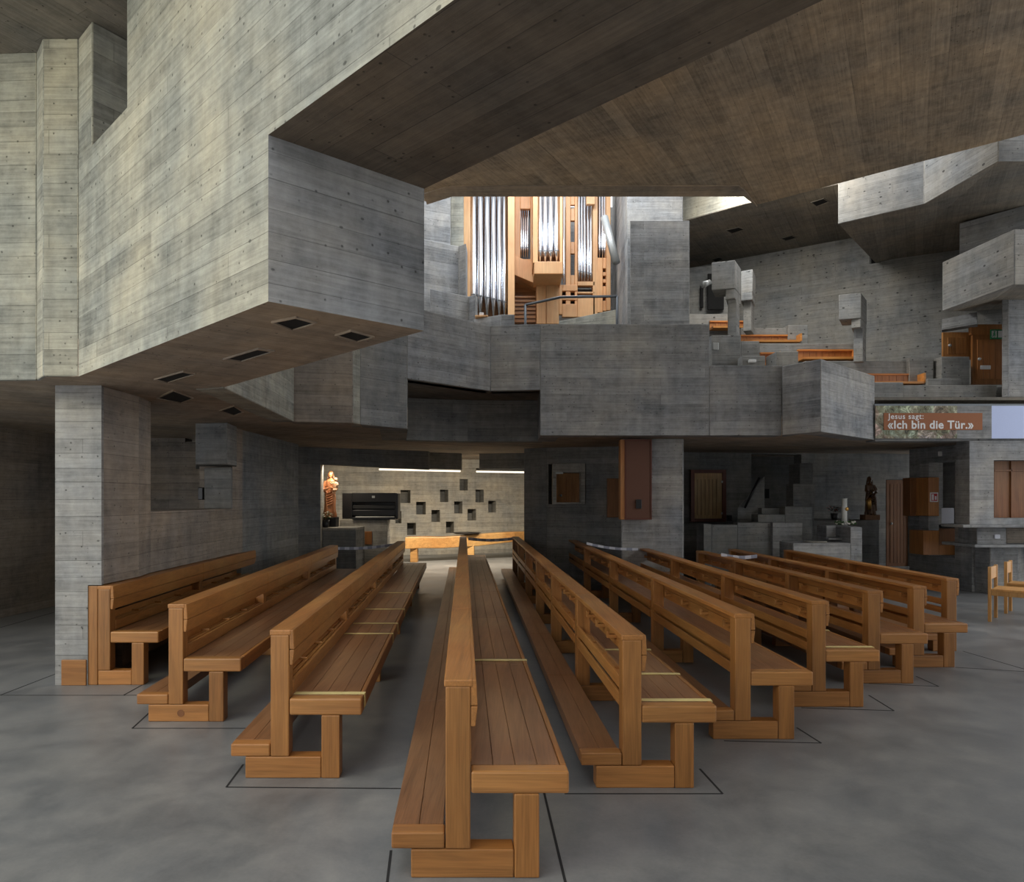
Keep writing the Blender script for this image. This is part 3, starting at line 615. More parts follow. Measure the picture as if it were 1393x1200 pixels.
# ================================================================== ORGAN
def oc(x, y): return 610+x/5.572, 250+y/5.572
OD = 15.0
org = empty('pipe_organ', (XY(740, OD)[0], OD, Zg+.05), 'tall pale wooden pipe organ with bright tin pipes on the gallery', 'organ')
ox, oy, oz = org.location
def opanel(name, x0, y0, x1, y1, d, th, mat='orgw', top=False):
    (u0, v0), (u1, v1) = oc(x0, y0), oc(x1, y1)
    z1 = 8.6 if top else ZZ(v0, d)
    bm = bmesh.new(); bx(bm, XY(u0, d)[0]-ox, XY(u1, d)[0]-ox, d-oy, d+th-oy, max(ZZ(v1, d), Zg+.05)-oz, z1-oz); return obj(name, bm, mat, org, .01)
def pipe(xc, w, mouth, foot, d, lip=True):
    u, _ = oc(xc, 0); X = XY(u, d)[0]-ox; r = w/5.572*d/F/2; zm = ZZ(oc(0, mouth)[1], d)-oz; zf = ZZ(oc(0, foot)[1], d)-oz; yy = d-oy
    bm = bmesh.new(); tube(bm, [(X, yy, zf), (X, yy, zm-.02), (X, yy, zm), (X, yy, zm+.03), (X, yy, 8.6-oz)], [r*.22, r*.96, r, r, r], 16)
    o = obj('pipe', bm, 'tin', org, 0, True)
    if lip:
        bm = bmesh.new(); h_ = r*3.2   # flattened upper lip
        hexa(bm, [(X-r*.62, yy-r*.86, zm+.012), (X+r*.62, yy-r*.86, zm+.012), (X+r*.5, yy-r*.5, zm+.012), (X-r*.5, yy-r*.5, zm+.012), (X-.004, yy-r*1.0, zm+h_), (X+.004, yy-r*1.0, zm+h_), (X+.004, yy-r*.6, zm+h_), (X-.004, yy-r*.6, zm+h_)])
        bx(bm, X-r*.7, X+r*.7, yy-r*1.06, yy-r*.7, zm-.012, zm+.004); obj('pipe_lip', bm, 'steel', o)
opanel('side_post', 115, 98, 165, 860, 14.6, .5, top=True); opanel('side_post', 450, 98, 502, 1062, 14.5, .6, top=True)
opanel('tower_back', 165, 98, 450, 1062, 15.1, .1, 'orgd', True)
for i, x in enumerate((190, 242, 294, 342, 386, 426)):
    pipe(x, 50-i*2.5, 845+i*11, 1015+i*2, 14.75)
opanel('case_panel', 502, 98, 545, 600, 15.0, .1, top=True); opanel('case_panel', 545, 98, 622, 190, 15.0, .1, top=True); opanel('case_panel', 622, 98, 642, 600, 15.0, .1, top=True)
opanel('case_panel', 502, 570, 650, 640, 14.98, .1)
opanel('window_back', 540, 180, 628, 585, 15.25, .05, 'blk')
for x in (552, 568, 584, 600): pipe(x, 15, 485, 560, 15.12)
# gable over the console
bm = bmesh.new(); pts = [oc(500, 545), oc(655, 600), oc(760, 770), oc(690, 770), oc(500, 690)]
v0 = [bm.verts.new((XY(u, 14.9)[0]-ox, 14.9-oy, ZZ(v, 14.9)-oz)) for u, v in pts]; v1 = [bm.verts.new((x.co.x, x.co.y+.5, x.co.z)) for x in v0]
bm.faces.new(v0); bm.faces.new(v1)
for i in range(5): bm.faces.new((v0[i], v0[(i+1) % 5], v1[(i+1) % 5], v1[i]))
obj('console_canopy', bm, 'orgw', org, .01)
opanel('console_back', 500, 690, 668, 1062, 15.6, .05, 'orgd')
bm = bmesh.new()
for i in range(7):
    (u0, v0_), (u1, v1_) = oc(502, 850+i*30), oc(662, 864+i*31); bx(bm, XY(u0, 15.1)[0]-ox, XY(u1, 15.1)[0]-ox, .1, .16, ZZ(v1_, 15.1)-oz, ZZ(v0_, 15.1)-oz)
obj('louvre', bm, 'orgd', org, .004)
# central projecting tower
opanel('side_post', 640, 98, 678, 600, 14.2, .8, top=True); opanel('side_post', 845, 98, 866, 600, 14.2, .8, top=True)
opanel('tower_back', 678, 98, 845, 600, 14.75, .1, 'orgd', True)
opanel('tower_base', 650, 588, 868, 682, 14.1, .9)
bm = bmesh.new(); t4 = [oc(650, 682), oc(868, 682)]; z = ZZ(t4[0][1], 14.1)-oz; xa, xb = XY(t4[0][0], 14.1)[0]-ox, XY(t4[1][0], 14.1)[0]-ox
z2 = ZZ(oc(0, 765)[1], 14.9)-oz; xc = XY(oc(740, 0)[0], 14.9)[0]-ox; xd = XY(oc(835, 0)[0], 14.9)[0]-ox
z -= .004; xa += .004; xb -= .004
hexa(bm, [(xc, -.1, z2), (xd, -.1, z2), (xd, .0, z2), (xc, .0, z2), (xa, -.9, z), (xb, -.9, z), (xb, .0, z), (xa, .0, z)]); obj('tower_corbel', bm, 'orgw', org)
for x, w in ((694, 34), (733, 37), (775, 39), (821, 42)): pipe(x, w, 512, 590, 14.35)
for x in (712, 754, 797): pipe(x, 20, 450, 560, 14.6, False)
opanel('case_panel', 668, 765, 742, 1062, 14.9, .6); opanel('case_panel', 744, 765, 838, 1062, 14.86, .6)
opanel('case_panel', 838, 765, 862, 990, 14.95, .1)
# right section
pipe(874, 24, 690, 755, 14.95)
opanel('case_panel', 890, 98, 926, 1005, 15.05, .1, top=True); opanel('case_panel', 958, 98, 980, 1005, 15.05, .1, top=True)
for ya, yb in ((98, 160), (186, 280), (440, 530), (692, 820)): opanel('case_panel', 926, ya, 958, yb, 15.07, .08, top=(ya == 98))
opanel('case_panel', 862, 765, 980, 812, 15.03, .1); opanel('case_panel', 862, 846, 980, 880, 15.03, .1); opanel('case_panel', 862, 910, 980, 1010, 15.03, .1)
opanel('louvre_back', 860, 800, 1100, 920, 15.2, .05, 'blk')
for x in (990, 1011, 1033, 1058, 1080): pipe(x, 21, 662+(x-990)*.2, 735, 15.0)
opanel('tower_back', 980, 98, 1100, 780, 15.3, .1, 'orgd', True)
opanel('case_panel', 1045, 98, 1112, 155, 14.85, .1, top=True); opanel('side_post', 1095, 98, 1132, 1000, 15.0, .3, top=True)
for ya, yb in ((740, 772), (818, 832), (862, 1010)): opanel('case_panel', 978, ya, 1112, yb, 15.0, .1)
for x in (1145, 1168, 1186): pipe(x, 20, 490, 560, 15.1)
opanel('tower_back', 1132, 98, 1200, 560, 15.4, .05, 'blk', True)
opanel('case_panel', 1130, 560, 1170, 975, 15.0, .2); opanel('side_post', 1198, 98, 1230, 960, 14.9, .4, top=True)
for ya, yb in ((560, 642), (668, 698), (722, 750), (776, 860), (886, 965)): opanel('case_panel', 1170, ya, 1198, yb, 15.02, .2)
opanel('louvre_back', 1130, 630, 1200, 960, 15.35, .05, 'blk')
bm = bmesh.new(); (u0, v0_), (u1, v1_) = oc(1182, 255), oc(1272, 598); tube(bm, [P3(u0, v0_, 13.6), P3(u1, v1_, 13.3)], .075, 14)
tag(obj('tube_spotlight', bm, 'alu', None, 0, True), 'slanted pale grey tube lamp hanging beside the organ', 'lamp')
# handrail
hr = empty('gallery_handrail', (0, 11.2, Zp), 'bent dark steel handrail in front of the organ', 'handrail')
def rl(name, pts, r=.022):
    bm = bmesh.new(); tube(bm, [(x, y-11.2, z-Zp) for x, y, z in pts], r, 8); obj(name, bm, 'steel', hr, 0, True)
c = [P3(*oc(583, 918), 11.6), P3(*oc(850, 860), 11.6), P3(*oc(1278, 853), 11.6)]
rl('rail', c); rl('post', [c[0], (c[0][0], c[0][1], Zg+.06)]); rl('post', [c[2], (c[2][0], c[2][1], Zg+.06)])
tag(ublock('wooden_ledge', 646, 428.5, 664, None, 11.75, .2, 'orgw', st=False, z0=ZZ(432, 11.8)+.001), 'small wooden ledge on the parapet under the large pipes', 'ledge')
tag(ublock('music_sheet', 652, 425, 658, None, 11.8, .02, 'white', st=False, z0=ZZ(428.5, 11.75)+.001), 'small white paper on the wooden ledge below the large organ pipes', 'paper')

# ================================================================== BANNER
bd = 11.52
bn = empty('wall_banner', (XY(1290, bd)[0], bd, ZZ(597, bd)), 'long printed banner on the parapet reading Jesus sagt Ich bin die Tür', 'banner')
def bpart(name, u0, v0, u1, v1, mat, dy=0, th=.015):
    bm = bmesh.new(); bx(bm, XY(u0, bd)[0]-bn.location.x, XY(u1, bd)[0]-bn.location.x, dy, dy+th, ZZ(v1, bd)-bn.location.z, ZZ(v0, bd)-bn.location.z); return obj(name, bm, mat, bn)
bpart('stone_print', 1191, 552, 1302, 596.5, 'bstone'); bpart('grey_print', 1302, 552, 1349, 596.5, 'con'); bpart('sky_print', 1349, 552, 1500, 596.5, 'bblue')
bpart('dark_edge', 1190, 549.5, 1500, 552, 'steel'); bpart('text_panel', 1202, 562, 1336, 585, 'bprint', -.008, .008)
def text(body, u, v, size, bold, sp=1.0, mat='white'):
    cu = bpy.data.curves.new('lettering', 'FONT'); cu.body = body; cu.size = size; cu.extrude = .001; cu.offset = bold; cu.space_character = sp
    tmp = bpy.data.objects.new('lettering_curve', cu); me = bpy.data.meshes.new_from_object(tmp); bpy.data.objects.remove(tmp); me.materials.clear(); me.materials.append(M[mat])
    o = bpy.data.objects.new('lettering', me); COL.objects.link(o)
    o.parent = bn; o.rotation_euler = (math.pi/2, 0, 0); o.location = (XY(u, bd)[0]-bn.location.x, -.011, ZZ(v, bd)-bn.location.z); return o
text('Jesus sagt:', 1208, 570, .125, .0015, 1.12); text('«Ich bin die Tür.»', 1207, 583, .185, .0045, 1.06)

# ================================================================== LOWER RIGHT
def dbox(e, name, u0, v0, u1, v1, d, th, mat, bevel=.005):
    bm = bmesh.new(); lx, ly, lz = e.location
    bx(bm, XY(u0, d)[0]-lx, XY(u1, d)[0]-lx, d-ly, d+th-ly, ZZ(v1, d)-lz, ZZ(v0, d)-lz); return obj(name, bm, mat, e, bevel)
e = empty('wooden_hatch', P3(963, 710, 15.6), 'pale pine hatch in a dark red frame on the rear wall', 'hatch')
for q in ((940, 639, 945, 710), (983, 639, 988, 710), (945, 639, 983, 643.5), (945, 705.5, 983, 710)): dbox(e, 'frame', *q, 15.6, .12, 'red')
dbox(e, 'hatch_door', 945, 643.5, 983, 705.5, 15.65, .06, 'pine')
bm = bmesh.new()
for i in range(6):
    x = XY(949+i*5.2, 15.62)[0]-e.location.x; bx(bm, x-.002, x+.002, .02, .04, .15, .95)
obj('board_groove', bm, 'doord', e)
for v in (654, 697): dbox(e, 'hinge', 981.5, v, 983.5, v+3, 15.6, .03, 'alu', 0)
tag(ublock('wall_socket', 989, 701, 996, 709, 15.7, .08, 'blk', st=False), 'small dark socket box right of the pine hatch', 'socket')
tag(ublock('wall_switch', 1041, 665, 1047, 678, 16.0, .05, 'blk', st=False), 'small dark switch frame on the stair wall', 'switch')
bm = bmesh.new(); tube(bm, [P3(1013, 691, 14.42), P3(1033, 650, 14.42)], .025, 8); tag(obj('stair_handrail', bm, 'blk', None, 0, True), 'dark slanting handrail at the stair behind the low walls', 'handrail')
# doors
def door(name, u0, v0, u1, v1, d, mat, planks=5):
    bm = bmesh.new(); x0, x1 = XY(u0, d)[0], XY(u1, d)[0]; z0, z1 = ZZ(v1, d), ZZ(v0, d)
    bx(bm, x0, x1, d, d+.05, max(0, z0), z1)
    r = struct(obj(name, bm, mat))
    bm = bmesh.new(); w = (x1-x0-.16)/planks
    for i in range(planks): bx(bm, x0+.08+i*w+.004, x0+.08+(i+1)*w-.004, d-.012, d+.001, max(0, z0)+.1, z1-.1)
    obj('panel_boards', bm, mat, r, .003)
    bm = bmesh.new(); ball(bm, (x0+.1, d-.04, max(0, z0)+min(1.05, (z1-max(0, z0))*.5)), .03); obj('door_knob', bm, 'alu', r, 0, True)
    return r
door('door_1', 1206, 653, 1238, 771.5, 16.85, 'doord')
door('door_2', 757, 643, 791, 705, 16.1, 'door', 3)
r = door('door_3', 1323, 455, 1368, 523, 12.95, 'door', 4); door('door_4', 1283, 452, 1321, 489, 13.1, 'door', 5)
dn = struct(ublock('trim_24', 1321, 441, 1368, 455, 12.94, .08, 'door'))
o = tag(ublock('door_sign', 1334, 497, 1348, 502.5, 12.9, .012, 'white', st=False), 'small white strip sign on the upper wooden door', 'sign')
e = empty('exit_sign', P3(1357, 461, 12.88), 'green emergency exit sign above the gallery door', 'exit sign')
dbox(e, 'green_panel', 1348, 448, 1366, 461, 12.88, .03, 'grn'); dbox(e, 'white_field', 1349.5, 450, 1356, 459, 12.872, .008, 'white', 0)
bm = bmesh.new(); g = lambda u, v: (XY(u, 12.865)[0]-e.location.x, -.018, ZZ(v, 12.865)-e.location.z)
tube(bm, [g(1352.5, 452.7), g(1352.2, 455.3), g(1353.8, 457.2), g(1352.6, 458.7)], .008, 6); tube(bm, [g(1350.6, 454.6), g(1352.5, 453.8), g(1354.5, 454.8)], .007, 6); tube(bm, [g(1352.2, 455.3), g(1350.2, 457.6)], .008, 6); ball(bm, g(1353, 451.6), .014); obj('running_figure', bm, 'grn', e)
dbox(e, 'arrow_field', 1358, 450, 1365, 459, 12.872, .008, 'white', 0)
# wooden box on the centre pillar
e = empty('perforated_wall_box', P3(866, 707, 11.25), 'reddish perforated wooden box on the concrete pillar', 'box')
dbox(e, 'side_panel', 844, 598, 850, 707, 11.2, .19, 'door'); dbox(e, 'perforated_front', 851.5, 599.5, 885, 705.5, 11.2, .17, 'mesh')
for q in ((850, 597.5, 851.5, 707), (885, 597.5, 886.7, 707), (851.5, 705.5, 885, 707), (851.5, 597.5, 885, 599.5)): dbox(e, 'frame', *q, 11.19, .2, 'red', 0)
dbox(e, 'card_reader', 865.5, 679.5, 873, 692, 11.16, .04, 'blk')
tag(ublock('wooden_wall_panel', 826, 651, 846, 704, 13.05, .08, 'doord', st=False), 'dark wooden panel on the wall just left of the perforated box', 'panel')
e = empty('window_frame_box', P3(772, 686, 13.3), 'pale concrete frame around the opening in the dark centre wall', 'frame')
for q in ((752, 630, 757, 686), (790, 630, 796, 686), (757, 630, 790, 643), (757, 683.5, 790, 686)): dbox(e, 'frame_side', *q, 13.3, .3, 'nich')
dbox(e, 'hinge_arm', 756, 642, 766, 645, 13.28, .03, 'alu')
# wood boxes in the right niche
e = empty('wooden_cabinet', P3(1257, 702, 13.3), 'upper brown wooden cabinet built into the right pier', 'cabinet')
dbox(e, 'cabinet_door', 1238, 650, 1263, 702, 13.2, .25, 'doord'); dbox(e, 'cabinet_side', 1263, 649.5, 1277.5, 702, 12.8, .4, 'door')
dbox(e, 'door_panel', 1241, 654, 1260, 697, 13.18, .03, 'doord')
e = empty('fire_extinguisher_sign', P3(1271, 683, 12.79), 'small red and white fire extinguisher sign on the wooden cabinet', 'sign')
dbox(e, 'white_board', 1265.7, 670, 1276.3, 683, 12.775, .02, 'white', 0); dbox(e, 'red_field', 1267, 671.5, 1275, 681.5, 12.77, .006, 'redp', 0); dbox(e, 'extinguisher_mark', 1267.8, 672.5, 1270.4, 680.5, 12.765, .006, 'white', 0); dbox(e, 'flame_mark', 1272, 675, 1274.2, 680, 12.765, .006, 'white', 0)
e = empty('wooden_stall', P3(1277, 755, 12.8), 'lower L shaped wooden stall in the right pier', 'stall')
dbox(e, 'left_side', 1256, 722, 1277.5, 755, 12.75, .45, 'door'); dbox(e, 'front_board', 1277.5, 741.5, 1299, 755, 12.75, .1, 'door'); dbox(e, 'back_board', 1277.5, 719, 1299, 741.5, 13.3, .1, 'doord'); dbox(e, 'shelf', 1277.5, 714, 1299, 718, 13.2, .3, 'blk')
ublock('wall_niche_post', 1263.2, 702, 1277.5, 722, 12.95, .3, 'con'); ublock('wall_niche_post_upper', 1263.2, 629, 1277, 649, 12.95, .3, 'con')
tag(ublock('white_notice', 1280, 691, 1298, 713, 13.4, .03, 'tapew', st=False), 'pale notice sheet standing in the right niche', 'notice')
tag(ublock('light_switch', 1276.5, 614, 1282, 620.5, 13.0, .02, 'white', st=False), 'tiny white light switch above the niche in the right pier', 'switch')
tag(ublock('name_plate', 1353, 727, 1361, 733, 11.73, .03, 'tapew', st=False), 'small pale plate on the concrete console below the right window', 'plate')
e = struct(ublock('window_1', 1352, 626, 1470, 705, 11.85, .04, 'doord'))
bm = bmesh.new(); x0 = XY(1352, 11.84)[0]; bx(bm, x0, x0+1.6, 11.82, 11.85, ZZ(641, 11.84), ZZ(639, 11.84)); bx(bm, x0+.28, x0+.3, 11.82, 11.85, ZZ(705, 11.84), ZZ(626, 11.84)); obj('window_bar', bm, 'doord', e)

# font with candle
e = empty('baptismal_font', (XY(1120, 12.1)[0], 12.1, 0), 'angular concrete font block with lower basin ledge behind the last pews', 'font')
ex = e.location.x
def fb(name, u0, v0, u1, d, th, mat='con', v1=None):
    bm = bmesh.new(); bx(bm, XY(u0, d)[0]-ex, XY(u1, d)[0]-ex, d-12.1, d+th-12.1, 0 if v1 is None else ZZ(v1, d), ZZ(v0, d)); obj(name, bm, mat, e, .012)
fb('pillar', 1157, 717, 1173, 12.2, .95); fb('pillar_rear', 1124, 715, 1157, 12.75, .4); fb('basin', 1079, 739, 1157, 12.1, .63)
fb('bracket', 1127, 732, 1152, 12.5, .25, 'con', 735); fb('bracket_side', 1151, 732, 1155, 12.5, .25, 'con', 738.8)
bm = bmesh.new(); lathe(bm, [(.18, ZZ(739, 12.1)), (.2, ZZ(739, 12.1)+.02), (.14, ZZ(739, 12.1)+.02)], 20, (XY(1110, 12.3)[0]-ex, .22)); obj('bowl', bm, 'nich', e, 0, True)
fz = ZZ(717, 11.3)
e = empty('easter_candle', (XY(1149, 12.95)[0], 12.95, ZZ(717, 12.2)+.004), 'thick white Easter candle with dark side and gold emblem on the font', 'candle')
bm = bmesh.new(); tube(bm, [(0, 0, 0), (0, 0, .495)], .052, 20); obj('wax', bm, 'ivory', e, 0, True)
bm = bmesh.new(); bx(bm, .0, .05, -.045, -.02, .08, .49); obj('dark_stripe', bm, 'blk', e); bm = bmesh.new(); ball(bm, (.018, -.055, .3), .035, 1, .4, 1); obj('emblem', bm, 'gold', e, 0, True)
bm = bmesh.new(); tube(bm, [(0, 0, .49), (0, 0, .52)], .004, 6); obj('wick', bm, 'blk', e)
e = empty('flower_wreath', (XY(1150, 12.95)[0], 12.95, ZZ(717, 12.2)+.012), 'white and green flower wreath around the foot of the Easter candle', 'wreath')
bmg, bmw = bmesh.new(), bmesh.new()
for i in range(90):
    q = random.random()*6.283; rr = .14+random.uniform(-.035, .035); ball(bmw if i % 2 else bmg, (rr*math.cos(q), rr*math.sin(q), .015+random.random()*.05), random.uniform(.012, .02), seg=6)
obj('blossoms', bmw, 'petal', e, 0, True)['kind'] = 'stuff'; obj('greenery', bmg, 'leaf', e, 0, True)['kind'] = 'stuff'

def potted(u, v0, v1, d, label, leafm, flm, zb, nl=46, wd=.16):
    x, y = XY(u, d); hh = ZZ(v0, d)-zb; e = empty('potted_plant', (x, y, zb), label, 'plant')
    bm = bmesh.new(); lathe(bm, [(.05, 0), (.065, .03), (.08, hh*.4), (.07, hh*.4), (.06, hh*.36)], 16); obj('pot', bm, 'pot', e, 0, True)
    bm = bmesh.new()
    for i in range(6): q = i*1.05; tube(bm, [(0, 0, hh*.3), (.04*math.cos(q), .04*math.sin(q), hh*.6), (.09*math.cos(q), .09*math.sin(q), hh*.8)], .004, 5)
    obj('stem', bm, 'stem', e)
    for nm, mt, cnt, up in (('leaves', leafm, nl, .0), ('blossoms', flm, nl//3, .12)):
        bm = bmesh.new()
        for i in range(cnt):
            q = random.random()*6.283; r_ = random.random()**.5*wd; c = Vector((r_*math.cos(q), r_*math.sin(q), hh*(.45+.5*random.random()*(1-r_/wd*.5))+up*hh*.4))
            t_ = Vector((math.cos(q), math.sin(q), random.uniform(-.4, .6))).normalized()*.05; s_ = Vector((-math.sin(q), math.cos(q), 0))*.018
            vs = [bm.verts.new(p) for p in (c-t_, c+s_+Vector((0, 0, .006)), c+t_, c-s_+Vector((0, 0, .006)))]; bm.faces.new(vs)
        bmesh.ops.solidify(bm, geom=bm.faces[:], thickness=.002); obj(nm, bm, mt, e)
potted(1135, 685, 707, 15.0, 'dark leafy plant standing on the ledge left of the dark statue', 'leafd', 'redp', ZZ(708, 14.6), wd=.15)

# carved figures
def figure(name, x, y, z, h, label, mat, child=False, hair=None, s=1):
    """robed standing figure, h tall, one continuous body"""
    e = empty(name, (x, y, z), label, 'statue'); k = h/1.7
    bm = bmesh.new()
    lathe(bm, [(.0, 0), (.27, .0), (.28, .08), (.235, .35), (.22, .7), (.2, .95), (.175, 1.08), (.2, 1.25), (.2, 1.36), (.13, 1.43), (.055, 1.47), (.05, 1.53)], 42, fold=.1, nf=8, sx=1, sy=.72, lean=(.03*s, 0))
    cx = .04*s
    ball(bm, (cx, -.02, 1.60), .1, .86, .95, 1.22, 18); ball(bm, (cx, -.115, 1.585), .018, 1, 1, 1.6); ball(bm, (cx, -.09, 1.52), .035, 1, .8, .7)
    for a_ in (-1, 1): ball(bm, (cx+a_*.085, -.01, 1.59), .02, .5, 1, 1.4); ball(bm, (cx+a_*.035, -.1, 1.61), .012)
    # arms bent to the front
    tube(bm, [(-.17+cx*.5, 0, 1.36), (-.25, -.05, 1.12), (-.2, -.12, 1.02), (-.04, -.24, 1.08), (.03, -.25, 1.1)], [.075, .07, .065, .045, .03], 12)
    tube(bm, [(.18+cx*.5, 0, 1.36), (.27, -.05, 1.14), (.24, -.12, 1.04), (.14, -.24, 1.12), (.1, -.25, 1.14)], [.075, .07, .065, .045, .03], 12)
    for hx in (.035, .1):
        for f_ in range(4): tube(bm, [(hx-.01, -.25, 1.09+f_*.018), (hx+.03, -.275, 1.09+f_*.02), (hx+.055, -.262, 1.088+f_*.02)], .011, 6)
        tube(bm, [(hx-.01, -.255, 1.15), (hx+.02, -.28, 1.165)], .011, 6)
    # mantle sweeping over the front
    for i in range(6):
        z0 = .98-i*.09; tube(bm, [(-.2+.01*i, -.06, z0+.08), (-.06, -.185, z0-.08), (.12, -.175, z0-.02), (.2, -.06, z0+.1)], .028, 8)
    tube(bm, [(.18, -.08, 1.0), (.2, -.15, .6), (.22, -.13, .2)], [.05, .04, .06], 8); tube(bm, [(-.1, -.14, .8), (-.06, -.19, .4), (-.08, -.19, .06)], [.04, .035, .05], 8)
    for fx in (-.09, .07): ball(bm, (fx, -.22, .03), .05, .8, 1.6, .6)
    o = obj('body', bm, mat, e, 0, True); o.scale = (k*.9, k, k)
    rm = o.modifiers.new('remesh', 'REMESH'); rm.mode = 'VOXEL'; rm.voxel_size = .014; rm.use_smooth_shade = True
    bm = bmesh.new(); ball(bm, (cx, .025, 1.63), .112, .95, .95, 1.2, 16); tube(bm, [(cx-.09, .0, 1.62), (cx-.12, .0, 1.45), (cx-.13, -.03, 1.32)], [.035, .04, .02], 8); tube(bm, [(cx+.09, .0, 1.62), (cx+.12, .0, 1.45), (cx+.13, -.03, 1.32)], [.035, .04, .02], 8)
    o2 = obj('hair', bm, hair or 'carvd', e, 0, True); o2.scale = (k,)*3
    if child:
        bm = bmesh.new(); ball(bm, (.27, -.17, 1.42), .07, .95, .95, 1.15); ball(bm, (.27, -.245, 1.42), .014)
        lathe(bm, [(.0, 1.02), (.09, 1.04), (.1, 1.15), (.085, 1.28), (.045, 1.34), (.04, 1.38)], 20, (.26, -.17), fold=.08, nf=6)
        tube(bm, [(.2, -.19, 1.3), (.14, -.25, 1.26), (.08, -.28, 1.3)], [.035, .03, .02], 8); tube(bm, [(.33, -.18, 1.3), (.37, -.24, 1.22), (.33, -.28, 1.2)], [.035, .03, .02], 8)
        tube(bm, [(.24, -.2, 1.07), (.22, -.3, 1.02), (.2, -.31, .9)], [.05, .045, .03], 8); tube(bm, [(.3, -.2, 1.07), (.3, -.3, 1.02), (.28, -.31, .9)], [.05, .045, .03], 8)
        o3 = obj('child', bm, 'skin', e, 0, True); o3.scale = (k,)*3; rm = o3.modifiers.new('remesh', 'REMESH'); rm.mode = 'VOXEL'; rm.voxel_size = .012; rm.use_smooth_shade = True
    return e
ds = 15.0; z = ZZ(708, 14.6); zt = ZZ(650, ds); x, y = XY(1184, ds)
e = figure('saint_statue', x, y, z+.1, zt-z-.1, 'dark bronzed carved saint standing on the rear ledge beside the wooden door', 'carvd', s=-1)
bm = bmesh.new(); bx(bm, -.17, .15, -.12, .12, -.1, 0.01); obj('base', bm, 'doord', e, .008)
bm = bmesh.new(); tube(bm, [(-.05, -.15, .5), (-.12, -.16, .3), (-.1, -.16, .12)], [.03, .06, .04], 8); obj('gilt_robe', bm, 'gold', e, 0, True)

# ================================================================== CHAPEL REAR LEFT
zl = ZZ(718, 13.9)
e = empty('madonna_ledge', (XY(462, 13.9)[0], 13.9, 0), 'pale stone ledge carrying the carved Madonna', 'ledge'); ex = e.location.x
bm = bmesh.new(); bx(bm, XY(439, 13.9)[0]-ex, XY(484, 13.9)[0]-ex, 0, .8, 0, zl-.05); obj('block', bm, 'cond', e)
bm = bmesh.new(); bx(bm, XY(438.5, 13.9)[0]-ex, XY(484.5, 13.9)[0]-ex, -.04, .8, zl-.05, zl); obj('slab', bm, 'nich', e, .01)
fd = 14.4; zt = ZZ(642.5, fd); x, y = XY(448.5, fd); zz = zl+.19
e = figure('madonna_statue', x, y, zz, zt-zz, 'carved reddish wooden Madonna holding a child on the pale ledge', 'carved', child=True)
bm = bmesh.new(); bx(bm, -.12, .16, -.13, .13, -.19, 0.01); obj('base', bm, 'blk', e, .008)
potted(443, 692, 721, 14.02, 'white flowers and green leaves in a dark pot at the feet of the Madonna', 'leaf', 'petal', zl, wd=.15)
# keyboard in its cabinet
pd = 15.0
e = empty('keyboard_cabinet', P3(503, 706, pd), 'black lacquered positive keyboard cabinet on a concrete block', 'keyboard')
dbox(e, 'side_panel', 465.5, 671, 479, 706, pd+.02, .32, 'blk'); dbox(e, 'side_panel', 538, 671, 541.5, 706, pd, .32, 'blk'); dbox(e, 'top', 479, 670.5, 538, 683, pd, .32, 'blk'); dbox(e, 'back', 479, 683, 538, 706, pd+.24, .08, 'blk')
dbox(e, 'lid', 479, 687.5, 538, 692, pd+.08, .16, 'pot'); dbox(e, 'front_rail', 479, 694, 538, 701, pd+.05, .1, 'blk'); dbox(e, 'key_bed', 479, 704, 538, 707, pd-.1, .42, 'blk')
bm = bmesh.new(); ex = e.location.x; xa, xb = XY(485, pd)[0]-ex, XY(537, pd)[0]-ex; w = (xb-xa)/38
for i in range(38): bx(bm, xa+i*w, xa+i*w+w*.8, -.09, .06, ZZ(704, pd)-e.location.z, ZZ(702.5, pd)-e.location.z)
obj('keys', bm, 'ivory', e); dbox(e, 'badge', 506, 674.5, 510, 677.5, pd-.01, .01, 'alu', 0)
ublock('wall_keyboard_block', 462, 707.3, 527, None, 14.95, .34, 'nich', z0=0)
tag(ublock('wooden_flap', 496, 723, 506, 741, 14.92, .04, 'door', st=False), 'small wooden flap on the concrete block below the black keyboard', 'flap')
# log bench
def logpart(bm, us, d0, d1, tops, bots, th):
    n_ = len(us); fr = []
    for i, u in enumerate(us):
        d = d0+(d1-d0)*i/(n_-1); x, y = XY(u, d); fr.append((x, y, ZZ(bots[i], d), ZZ(tops[i], d)))
    R = [[bm.verts.new(p) for p in ((x, y, a_), (x, y+th, a_), (x, y+th, b_), (x, y, b_))] for x, y, a_, b_ in fr]
    for r0, r1 in zip(R, R[1:]):
        for i in range(4): bm.faces.new((r0[i], r0[(i+1) % 4], r1[(i+1) % 4], r1[i]))
    bm.faces.new(R[0]); bm.faces.new(R[-1])
e = empty('log_bench', (XY(635, 18.2)[0], 18.2, 0), 'long live edge log bench along the lit chapel wall', 'bench'); lx_ = e.location
bm = bmesh.new(); logpart(bm, [551, 575, 600, 625, 650, 675, 700, 714], 17.9, 19.55, [731, 730.5, 731, 729, 727, 725, 723.8, 723.5], [747, 746, 746, 744.5, 743, 740, 737, 736], .45)
bmesh.ops.translate(bm, verts=bm.verts, vec=(-lx_.x, -lx_.y, 0)); obj('slab', bm, 'log', e, .02)
for u, d in ((562, 18.0), (640, 18.7), (705, 19.4)):
    bm = bmesh.new(); x = XY(u, d)[0]-lx_.x; bx(bm, x-.09, x+.09, d-18.2+.08, d-18.2+.35, 0, ZZ(745 if u < 600 else 742 if u < 660 else 738, d)); obj('leg', bm, 'log', e, .01)
